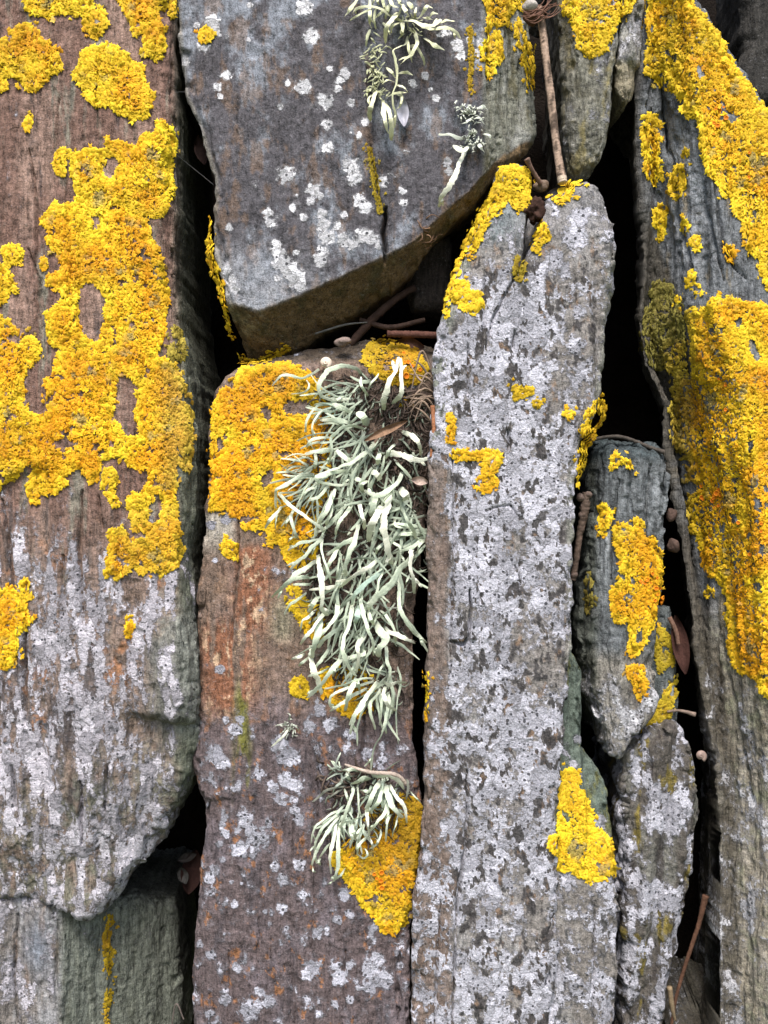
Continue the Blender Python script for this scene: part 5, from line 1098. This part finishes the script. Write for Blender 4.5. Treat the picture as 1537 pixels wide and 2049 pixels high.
# -- lower tuft
low = tuft(730, 1560, ['mid'], 'smaller tuft of pale green strap lichen below the main one, over golden lichen', 38)
tangle(low, [(650,1550),(700,1530),(800,1545),(830,1580),(800,1640),(740,1680),(690,1690),(650,1660),(670,1600)], 200, 803)
fringe(low, 770, 1570, 22, 105, 35, (30, 65), (4, 7), (0.46, 0.54, 0.42), GREEN, lift=8, jit=10, rg=np.random.default_rng(931))
fringe(low, 690, 1625, 22, 115, 28, (30, 70), (4, 6), (0.46, 0.54, 0.42), GREEN, lift=8, jit=7, rg=np.random.default_rng(932))
fringe(low, 720, 1640, 16, 100, 30, (30, 65), (3, 6), (0.5, 0.57, 0.45), CREAM, lift=14, jit=14, rg=np.random.default_rng(934))
fringe(low, 690, 1550, 16, 190, 50, (20, 45), (3, 5), (0.30, 0.34, 0.28), GREEN, lift=8, jit=10, rg=np.random.default_rng(933))
Dd = [([(620,300),(630,380),(590,500),(550,620),(500,740),(470,850)],46,36),([(520,340),(560,440),(570,500)],36),([(680,300),(690,420),(690,560),(710,640),(750,670)],26),([(830,240),(760,220),(700,250),(620,290)],66,30),([(710,150),(640,130),(560,120),(490,130)],44),([(600,250),(570,200),(580,150)],40),([(560,320),(430,330),(320,370),(240,430),(150,500)],36,18,3),([(520,350),(420,400),(330,460)],24,18,3),
 ([(960,240),(900,340),(850,440),(810,550),(790,650)],62,36),([(880,390),(790,380),(710,360)],34,36),([(800,420),(740,450),(710,470)],20),([(790,560),(790,700),(810,800),(820,900)],52,44,1),([(820,900),(850,980),(870,1070)],26,40,1),([(850,1010),(910,1000),(920,960),(890,930)],22,36),([(1000,300),(950,440),(900,540),(830,640)],56,26),([(1020,280),(1030,400),(1080,520),(1140,600),(1220,690)],72,30),([(1060,290),(1110,390),(1180,470),(1240,570),(1260,690),(1265,750)],46,40,1),
 ([(1040,460),(1030,580),(960,680),(880,780),(830,850)],50),([(1050,520),(1040,640),(1000,740)],28),([(1100,640),(1050,700),(1030,800),(1015,970)],36,34),([(1160,660),(1140,760),(1100,860),(1095,920)],20),([(850,190),(1000,190),(1100,210),(1180,260),(1230,350)],60,40,1),([(1190,230),(1270,240),(1285,330),(1260,470)],36,20,3),([(1300,370),(1380,450),(1440,520)],22),
 ([(480,600),(370,640),(270,720),(190,790),(150,880),(135,990)],32),([(490,620),(380,700),(280,800),(210,920),(180,1020),(170,1120)],36,30),([(480,640),(390,760),(310,880),(230,1010),(180,1120),(140,1250)],42,36),([(430,700),(420,830),(400,960),(370,1080),(360,1200),(370,1350)],46,36,1),([(500,740),(470,850),(460,960),(455,1100),(460,1240),(420,1370),(400,1440)],52,46),([(400,960),(320,1050),(230,1160)],34,30),([(240,1170),(220,1210),(240,1250)],42,30),([(400,1440),(360,1460),(320,1475)],28,26),([(400,1430),(480,1370),(540,1280)],30,26),([(150,1240),(155,1320),(195,1330)],24),([(430,760),(470,860),(510,920),(530,990)],22),
 ([(560,720),(600,830),(620,920),(590,1050)],40),([(620,730),(640,850),(660,960)],44),([(770,780),(690,860),(650,940)],30),([(720,680),(620,720)],30),([(830,900),(730,970),(690,1060),(680,1130)],38,34),([(680,1120),(740,1160),(800,1130),(790,1080),(740,1040)],28,30)]
put(low, Z(600, 1520, 0.1692, Dd))
# -- tuft at the top
top_t = tuft(800, 60, ['top'], 'cream yellow strap lichen tuft hanging from the top edge on the slate slab', 4)
E_ = [([(200,-40),(130,60),(80,120),(45,180)],34),([(530,170),(440,110),(340,70),(240,75),(160,95),(130,140)],38,34),([(305,-40),(305,110),(305,210),(325,290)],34,34),([(590,130),(520,210),(480,300),(465,450)],54,40,1),([(500,-40),(550,50),(600,75)],42),([(640,40),(680,120),(700,155)],48,40,1),([(770,180),(770,130),(785,75)],30),([(800,190),(860,120),(900,60),(950,80)],46,36),([(900,210),(950,140),(1005,140)],36),([(660,210),(760,220),(860,260),(950,260),(1040,200)],62,44,1),([(1000,250),(1080,210),(1175,215)],44,30),([(840,280),(940,300),(1060,280),(1170,310),(1240,390)],46,34),
 ([(870,390),(970,460),(1070,510)],48,30),([(640,220),(640,300),(635,360)],46,36),([(620,230),(540,270),(530,340)],32,30),([(690,370),(680,440),(620,480),(550,520),(570,620),(590,720),(580,850),(540,960),(550,1070),(570,1180),(560,1310)],36,36),([(770,330),(790,430),(760,520),(690,590),(620,660)],44,40),([(690,390),(700,490),(730,570),(740,640)],30),([(710,470),(790,490),(850,570),(870,670)],36,22),([(600,750),(680,735),(750,770)],34),([(590,870),(650,890),(700,950)],34,30,1),([(360,930),(340,1040),(310,1140),(310,1240)],60,34,1),([(330,970),(290,1010),(300,1060),(340,1080)],28),([(440,1030),(450,1150),(480,1290),(500,1370)],54,34,1),([(470,1060),(520,1160),(530,1270),(530,1440)],64,34,1),
 ([(590,960),(640,990),(620,1080),(580,1120)],30),([(490,990),(560,960),(630,950),(690,950)],28),([(560,840),(480,820),(430,870)],38,30),([(480,690),(540,750),(570,800)],30),([(700,20),(730,60),(740,100)],44),([(380,-40),(390,20),(400,50)],30),([(620,-40),(600,10),(640,60)],40),([(860,180),(900,180),(950,200)],30)]
put(top_t, Z(680, 0, 0.1952, E_), YCREAM, np.array([0.74, 0.73, 0.50]))
for i, (x, y, n) in enumerate([(757, 95, 22), (745, 125, 18), (750, 150, 20), (758, 178, 20), (745, 172, 10), (815, 40, 14), (835, 55, 10)]):
    fringe(top_t, x, y, n, 190 if i < 5 else 80, 75, (8, 20), (2.0, 3.6), (0.44, 0.45, 0.27), (0.66, 0.67, 0.44), lift=9, jit=9, rg=np.random.default_rng(940+i))
fringe(top_t, 770, 12, 12, 95, 45, (20, 50), (4, 7), (0.46, 0.48, 0.30), YCREAM, lift=10, jit=22, rg=np.random.default_rng(951))
# -- small tuft with one long tail
tail = tuft(935, 250, ['top'], 'small whitish strap lichen with one long tail near the slate slab\'s right shoulder', 4)
W_ = np.array([0.62, 0.65, 0.55])
put(tail, Z(680, 0, 0.3383, [([(750,880),(710,960),(680,1040),(640,1110),(600,1170),(585,1225)],34,30,1),([(740,820),(660,800),(585,795)],24,24),([(720,730),(780,700)],20),([(820,850),(855,900)],24,24),([(850,790),(885,800),(900,840)],20),([(760,860),(720,890),(670,860)],34,26,1),([(800,640),(850,630),(875,650)],18),([(790,700),(830,700),(855,735)],18,22)]), W_, np.array([0.74, 0.74, 0.60]))
for i, (x, y, n) in enumerate([(928, 220, 26), (945, 222, 24), (955, 235, 12), (945, 262, 20), (940, 280, 20), (955, 290, 12)]):
    fringe(tail, x, y, n, 110, 100, (5, 13), (2.0, 3.4), W_*0.9, np.array([0.72, 0.73, 0.62]), lift=9, jit=7, rg=np.random.default_rng(960+i))
# -- tiny tuft
tiny = tuft(578, 1452, ['mid'], 'tiny pale lichen sprig on the middle slab left of the main tuft\'s end', 38)
put(tiny, Z(530, 1230, 0.2212, [([(220,1030),(160,1110),(60,1195)],26,20,1),([(200,980),(140,990),(90,1010)],12),([(230,1000),(290,1020),(310,1060)],14),([(210,960),(230,910),(200,890)],14)]), W_*0.9, CREAM)
fringe(tiny, 577, 1455, 26, 90, 90, (6, 15), (1.8, 3.0), W_*0.8, CREAM*0.9, lift=8, jit=6, rg=np.random.default_rng(970))
# ------------------------------------------------------------------ dead stems, leaves, shells and webs in the gaps
WOOD = col_material('dry_plant', 0.85, 900, 0.55, 0.8, 0.0006, 0.15)
SHELL = col_material('shell', 0.5, 1500, 0.2, 0.3, 0.0003, 0.4)
WEB = col_material('spider_silk', 0.5, 100, 0.0, 0.0, 0.0001, 0.5)
def tube(pts, rad, sides=8, seg=3.0, rough=0.06, rg=rng, thick=1.0):
    """pts: (px, py, depth px); rad: px list along it -> verts, faces, t"""
    p = np.asarray(pts, float); L_ = np.linalg.norm(np.diff(p, axis=0), axis=1).sum(); n = max(5, int(L_/seg))
    q = spline(p, n); path = P(q[:, 0], q[:, 1], q[:, 2]); t = np.linspace(0, 1, n)
    r = np.interp(t, np.linspace(0, 1, len(rad)), rad)*K*2
    side = np.cross(np.gradient(path, axis=0), np.array([0, -1.0, 0.02]))
    V, F = ribbon(path, r, thick, side, rough, sides, rg)
    tt = np.r_[np.repeat(t, sides), 0, 1]
    return V, F, tt
def piece(name, parts, mat, label=None, cat=None, group=None):
    """parts: list of (part name, verts, tris, rgb); the first is the thing itself when it is alone"""
    c0 = parts[0][1].mean(0)
    if len(parts) == 1:
        me = make_mesh(name, parts[0][1]-c0, parts[0][2]); set_col(me, np.clip(parts[0][3], 0.004, 0.9))
        return link(name, me, mat, label=label, cat=cat, group=group, loc=c0.tolist())
    o = bpy.data.objects.new(name, None); o.empty_display_size = 0.01; col.objects.link(o); o.location = c0.tolist()
    o['label'] = label; o['category'] = cat
    if group: o['group'] = group
    for (pn, V, F, rgb) in parts:
        me = make_mesh(pn, V-c0, F); set_col(me, np.clip(rgb, 0.004, 0.9)); link(pn, me, mat, parent=o)
    return o
def shade(V, c, amp=0.25, freq=200, seed=1): return np.asarray(c)[None]*(1+amp*fbm(V, freq, 3, seed))[:, None]
def blob(px, py, d, rx, ry, rz, lump=0.15, freq=250, seed=1, nu=18, nv=12):
    u = np.linspace(0, 2*math.pi, nu, endpoint=False); v = np.linspace(0.0, math.pi, nv)
    Vv, U = np.meshgrid(v, u, indexing='ij')
    X = np.stack([np.sin(Vv)*np.cos(U)*rx, np.sin(Vv)*np.sin(U)*rz, np.cos(Vv)*ry], -1).reshape(-1, 3)*K
    c = P(px, py, d); X = X*(1+lump*fbm(X+c, freq, 3, seed))[:, None]+c
    i = np.arange(nv-1)[:, None]*nu; k_ = np.arange(nu)[None]; k2 = (k_+1) % nu
    a, b_, c_, d_ = i+k_, i+k2, i+nu+k2, i+nu+k_
    F = np.concatenate([np.stack([a, b_, c_], -1).reshape(-1, 3), np.stack([a, c_, d_], -1).reshape(-1, 3)])
    return X, F

# dead stem
V, F, t = tube([(1078, 15, 18), (1086, 60, 20), (1094, 130, 22), (1103, 200, 24), (1111, 270, 24), (1118, 320, 22), (1126, 366, 18)], [7, 8, 7.6, 8.4, 7.8, 8.2, 10], 10, 2.0, 0.05)
c = shade(V, (0.33, 0.235, 0.175), 0.5, (300, 300, 40), 3); dk = sstep(0.02, 0.2, fbm(V, (420, 420, 110), 3, 5)); c = c*(1-dk[:, None]*0.72)
c = np.where((t > 0.96)[:, None], np.array([0.50, 0.40, 0.31]), c)
parts = [('stalk', V, F, c)]
Vh, Fh = blob(1070, 30, 26, 22, 17, 18, 0.5, 180, 8); parts.append(('husk', Vh, Fh, shade(Vh, (0.10, 0.055, 0.04), 0.7, 300, 9)))
Vs, Fs = blob(1060, 12, 8, 15, 10, 10, 0.6, 200, 12); parts.append(('pale_scale', Vs, Fs, shade(Vs, (0.32, 0.29, 0.26), 0.6, 300, 9)))
for k_ in range(14):
    g = np.random.default_rng(40+k_); x, y = 1075+g.normal(0, 12), 30+g.normal(0, 7)
    V, F, t = tube([(x-18, y+g.normal(0, 4), 10), (x, y+g.normal(0, 5), 2), (x+22, y-8+g.normal(0, 6), 6), (x+42+g.normal(0, 10), y-26+g.normal(0, 9), 14)], [0.9, 1.2, 0.9, 0.4], 4, 4, 0.0, g)
    parts.append(('fibre', V, F, shade(V, (0.19, 0.10, 0.07), 0.4, 300, k_)))
piece('dried_plant', parts, WOOD, 'straight dry tan stem with a frayed brown top, standing in the upper gap', 'stem')
V, F, t = tube([(1054, 318, -2), (1064, 338, 8), (1082, 368, 26)], [6.5, 4.5, 4.2, 5], 8, 2.5)
piece('twig', [('twig', V, F, shade(V, (0.17, 0.105, 0.08), 0.4, 300, 4))], WOOD, 'short brown peg-like twig beside the tall slab\'s left horn', 'twig')
V, F = blob(1068, 424, 18, 19, 21, 17, 1.1, 330, 15, 30, 20); piece('seed_head', [('seed_head', V, F, shade(V, (0.040, 0.020, 0.014), 0.9, 500, 6))], WOOD, 'dark brown dried seed head lodged in the tall slab\'s notch', 'seed head')
V, F = blob(1085, 372, 40, 16, 12, 14, 0.5, 200, 19); piece('bark_chip', [('bark_chip', V, F, shade(V, (0.16, 0.115, 0.085), 0.5, 300, 6))], WOOD, 'brown bark chip at the foot of the dead stem', 'bark')
# twigs in the hollow under the top slab
for k_, (pts, r_, cc, lab) in enumerate([
    ([(700, 690, 95), (745, 640, 100), (790, 600, 110), (830, 575, 120)], [8, 9, 8, 7], (0.045, 0.026, 0.019), 'thick dark twig slanting up through the hollow under the top slab'),
    ([(775, 668, 60), (830, 669, 66), (900, 672, 74)], [7, 7.5, 7], (0.085, 0.038, 0.028), 'reddish brown twig end pointing left in the hollow beside the tall slab'),
    ([(720, 640, 100), (780, 655, 95), (850, 640, 100)], [5, 6, 5], (0.04, 0.024, 0.018), 'dark thin twig lying across the hollow'),
    ([(630, 668, 84), (690, 650, 86), (735, 645, 90)], [2, 2.4, 1.5], (0.13, 0.125, 0.115), 'pale thin grass stalk lying in the hollow'),
    ([(1178, 880, 92), (1240, 874, 90), (1300, 895, 86), (1330, 905, 80)], [3.5, 4, 4, 5], (0.06, 0.05, 0.042), 'dark stick lying along the top of the short stone'),
    ([(1412, 1792, 78), (1398, 1850, 84), (1372, 1930, 92), (1352, 2000, 98), (1340, 2080, 104)], [7, 4.6, 4, 3.6, 3.2], (0.085, 0.042, 0.026), 'bent orange brown stem in the bottom right gap'),
    ([(1340, 1975, 92), (1346, 2020, 96), (1352, 2042, 98)], [6, 5, 2], (0.19, 0.14, 0.085), 'broken straw stub in the bottom right gap'),
    ([(1335, 1424, 108), (1360, 1422, 100), (1392, 1430, 92)], [2.6, 3, 5], (0.17, 0.125, 0.10), 'tiny pale twig beside the green yellow lichen strips'),
    ([(1340, 1235, 96), (1352, 1262, 92), (1358, 1290, 88)], [5, 5, 4], (0.15, 0.085, 0.06), 'brown leaf stalk in the gap beside the short stone'),
    ([(866, 812, 10), (868, 860, 2), (862, 915, 4)], [5, 4, 2.5], (0.28, 0.12, 0.06), 'rust coloured pine needle against the tall slab\'s left edge'),
    ([(690, 1530, 22), (740, 1545, 10), (790, 1550, 12), (815, 1570, 24)], [2.5, 4, 4.5, 4], (0.36, 0.29, 0.24), 'dry twig lying over the head of the lower tuft'),
    ([(368, 2040, 40), (352, 2010, 46), (340, 2080, 52)], [1.5, 1.6, 1.2], (0.10, 0.08, 0.07), 'thin dark stalk in the bottom left gap'),
    ]):
    V, F, t = tube(pts, r_, 8, 3.0, 0.06, np.random.default_rng(60+k_)); piece('twig', [('twig', V, F, shade(V, cc, 0.5, (300, 300, 150), 60+k_))], WOOD, lab, 'twig', 'twigs and stalks in the gaps')
# knobbly twig between tall slab and short stone
pl = []
V, F, t = tube([(1172, 985, 62), (1170, 1020, 66), (1160, 1070, 74), (1152, 1130, 84), (1146, 1160, 90)], [8, 10, 7, 6, 7], 8, 2.5, 0.1); pl.append(('stalk', V, F, shade(V, (0.115, 0.08, 0.062), 0.5, 250, 71)))
for (x, y, r_) in [(1162, 996, 9), (1178, 990, 8), (1170, 1010, 9), (1164, 1030, 7), (1158, 1085, 6), (1150, 1150, 8)]:
    V, F = blob(x, y, 60+(y-985)*0.16, r_, r_, r_, 0.35, 260, int(x)); pl.append(('bud', V, F, shade(V, (0.14, 0.10, 0.082), 0.5, 300, int(y))))
piece('knobbly_twig', pl, WOOD, 'knobbly budded twig between the tall slab and the short stone', 'twig')
for (x, y, r_, lab) in [(1348, 1093, 12, 'wrinkled brown bud in the gap right of the short stone'), (1345, 1030, 11, 'dark little bud higher in the gap right of the short stone')]:
    V, F = blob(x, y, 85, r_, r_*1.1, r_, 0.6, 260, int(y)); piece('dry_bud', [('dry_bud', V, F, shade(V, (0.075, 0.048, 0.038), 0.7, 400, int(y)))], WOOD, lab, 'bud')
# leaves
def leaf(px, py, d, ln, wd, ang, rgb, curl=0.35, seed=1):
    n, m = 16, 7; t = np.linspace(0, 1, n); w_ = wd*np.sin(np.pi*np.clip(t*0.96+0.02, 0, 1))**0.8; s = np.linspace(-1, 1, m)
    a = math.radians(ang); dx, dy = math.cos(a), math.sin(a)
    T_, S_ = np.meshgrid(t, s, indexing='ij'); W_2 = w_[:, None]*S_
    x = px+dx*ln*(T_-0.5)-dy*W_2; y = py+dy*ln*(T_-0.5)+dx*W_2
    dd = d-curl*wd*(S_**2)*1.2+4*np.sin(T_*5)+2*noise(np.stack([T_.ravel()*4, S_.ravel()*2, 0*T_.ravel()+seed], -1), seed).reshape(n, m)
    V = P(x.ravel(), y.ravel(), dd.ravel()); i = (np.arange(n-1)[:, None]*m+np.arange(m-1)[None]).ravel()
    F = np.concatenate([np.stack([i, i+1, i+1+m], -1), np.stack([i, i+1+m, i+m], -1)])
    V2 = V+np.array([0, 0.0004, 0]); F = np.vstack([F, F[:, ::-1]+len(V)]); V = np.vstack([V, V2])
    return V, F
for (a, lab) in [((1362, 1290, 100, 120, 17, 80, (0.050, 0.022, 0.017)), 'folded dark red-brown dead leaf in the gap right of the short stone'),
                 ((820, 690, 92, 60, 14, 10, (0.07, 0.035, 0.026)), 'dark dead leaf in the hollow under the top slab'),
                 ((384, 1745, 200, 90, 22, 100, (0.025, 0.011, 0.009)), 'reddish dead leaf deep in the lower left gap'),
                 ((366, 1752, 190, 36, 11, 70, (0.05, 0.047, 0.044)), 'pale leaf scrap deep in the lower left gap'),
                 ((374, 1716, 190, 40, 9, 160, (0.035, 0.03, 0.028)), 'grey leaf scrap above the pale one in the lower left gap'),
                 ((402, 300, 95, 60, 13, 75, (0.03, 0.016, 0.014)), 'brown dead leaf in the gap left of the top slab'),
                 ((772, 862, 6, 95, 8, 155, (0.20, 0.12, 0.075)), 'curled brown straw lying across the main tuft'),
                 ((840, 962, 12, 34, 9, 10, (0.40, 0.30, 0.25)), 'pale pinkish torn leaf scrap beside the tall slab\'s edge'),
                 ((1110, 385, 36, 50, 8, 150, (0.05, 0.045, 0.05)), 'dark leaf fragment under the dead stem')]:
    V, F = leaf(*a[:6], a[6], 0.5, int(a[0])); piece('dead_leaf', [('dead_leaf', V, F, shade(V, a[6], 0.5, 250, int(a[1])))], WOOD, lab, 'leaf', 'dead leaves in the gaps')
# dry grass fan right of the main tuft
for k_ in range(16):
    g = np.random.default_rng(400+k_); x0, y0 = 868+g.normal(0, 5), 800+g.normal(0, 22)
    V, F, t = tube([(x0, y0, 34), (x0-22, y0-14+g.normal(0, 12), 24), (x0-45+g.normal(0, 8), y0+6+g.normal(0, 28), 30)], [1.6, 2.6, 0.8], 4, 4, 0, g, 0.5)
    if k_ == 0: gp = []
    gp.append(('blade', V, F, shade(V, np.array([0.26, 0.19, 0.14])*g.uniform(0.5, 1.2), 0.4, 200, k_)))
piece('dry_grass', gp, WOOD, 'fan of dry brown grass between the main tuft and the tall slab', 'grass')
# dark dead matter at the tuft's heart
for (x, y, n, lab) in [(700, 1560, 34, 'dark dead stalks at the head of the lower tuft'), (862, 470, 16, 'wispy brown rootlets on the slate slab\'s lower edge')]:
    gp = []
    for k_ in range(n):
        g = np.random.default_rng(int(x*3+k_)); small = n < 20
        x0, y0 = x+g.normal(0, 34 if not small else 14), y+g.normal(0, 85 if n > 40 else 16)
        hs = 'top' if small else 'mid'; s_, _, h_ = surface([hs], np.array([x0]), np.array([y0])); b = float(s_[0, 1]/K) if h_[0] else 38
        a = g.uniform(0, 6.3); L_ = g.uniform(12, 34)
        V, F, t = tube([(x0, y0, b-1), (x0+math.cos(a)*L_*0.5, y0+math.sin(a)*L_*0.5, b-g.uniform(4, 12)), (x0+math.cos(a+0.6)*L_, y0+math.sin(a+0.6)*L_, b-g.uniform(1, 10))], [1.6, 3.0 if not small else 0.9, 0.8], 4, 5, 0.0, g, 0.6)
        gp.append(('stalk', V, F, shade(V, np.array([0.095, 0.07, 0.055] if not small else [0.22, 0.13, 0.08])*g.uniform(0.5, 1.5), 0.4, 200, k_)))
    piece('dead_stalks', gp, WOOD, lab, 'stalks')
# snail shells and a shell fragment
def shell(px, py, d, r_, rgb, seed):
    n, m = 46, 8; u = np.linspace(0, 4.2*math.pi, n); R_ = r_*np.exp((u-u[-1])*0.11)*0.62
    cx, cy = px+np.cos(u+0.6)*R_*0.62, py+np.sin(u+0.6)*R_*0.62; dd = d-(1-u/u[-1])*r_*0.5
    path = P(cx, cy, dd); side = np.cross(np.gradient(path, axis=0), np.array([0, -1.0, 0.0]))
    V, F = ribbon(path, R_*K*1.25, 1.0, side, 0.0, m)
    return V, F, shade(V, rgb, 0.25, 250, seed)
for (x, y, d_, r_, rgb, lab) in [(651, 726, 22, 21, (0.62, 0.50, 0.40), 'cream snail shell on top of the middle slab beside the tuft'), (1402, 1512, 62, 19, (0.24, 0.17, 0.14), 'small pinkish snail shell at the right of the lower right stone')]:
    V, F, c = shell(x, y, d_, r_, rgb, int(x)); piece('snail_shell', [('snail_shell', V, F, c)], SHELL, lab, 'snail shell')
V, F = leaf(806, 222, -12, 62, 12, 84, (0.4, 0.4, 0.45), 0.4, 3); st = 0.5+0.5*np.cos(V[:, 0]*2*math.pi/0.0011)
piece('shell_fragment', [('shell_fragment', V, F, np.array([0.42, 0.41, 0.46])*(0.6+0.5*st[:, None]))], SHELL, 'ribbed lilac grey shell fragment under the top tuft', 'shell')
V, F = blob(688, 684, 46, 16, 11, 12, 0.6, 220, 33); piece('dry_bud', [('dry_bud', V, F, shade(V, (0.20, 0.15, 0.13), 0.7, 400, 6))], WOOD, 'withered grey brown flower head at the top of the main tuft', 'bud')
# spider threads
for k_, (pts, lab) in enumerate([([(345, 303, 10), (385, 335, 30), (428, 370, 14)], 'spider thread across the gap left of the top slab'), ([(338, 188, 10), (355, 184, 16), (372, 184, 10)], 'spider thread high in the left gap')]):
    V, F, t = tube(pts, [0.22, 0.22], 4, 6, 0.0); piece('spider_thread', [('spider_thread', V, F, np.tile([0.16, 0.16, 0.16], (len(V), 1)))], WEB, lab, 'cobweb')
# ------------------------------------------------------------------ link the stones
for s in STONES.values():
    c = s.V[s.front > 0].mean(0)
    me = make_mesh('stone', s.V-c, s.F); set_col(me, s.rgb); set_f(me, s.crust, 'crust')
    link('stone', me, s.mat, label=s.label, cat='stone', group='stones of the wall', loc=c.tolist())
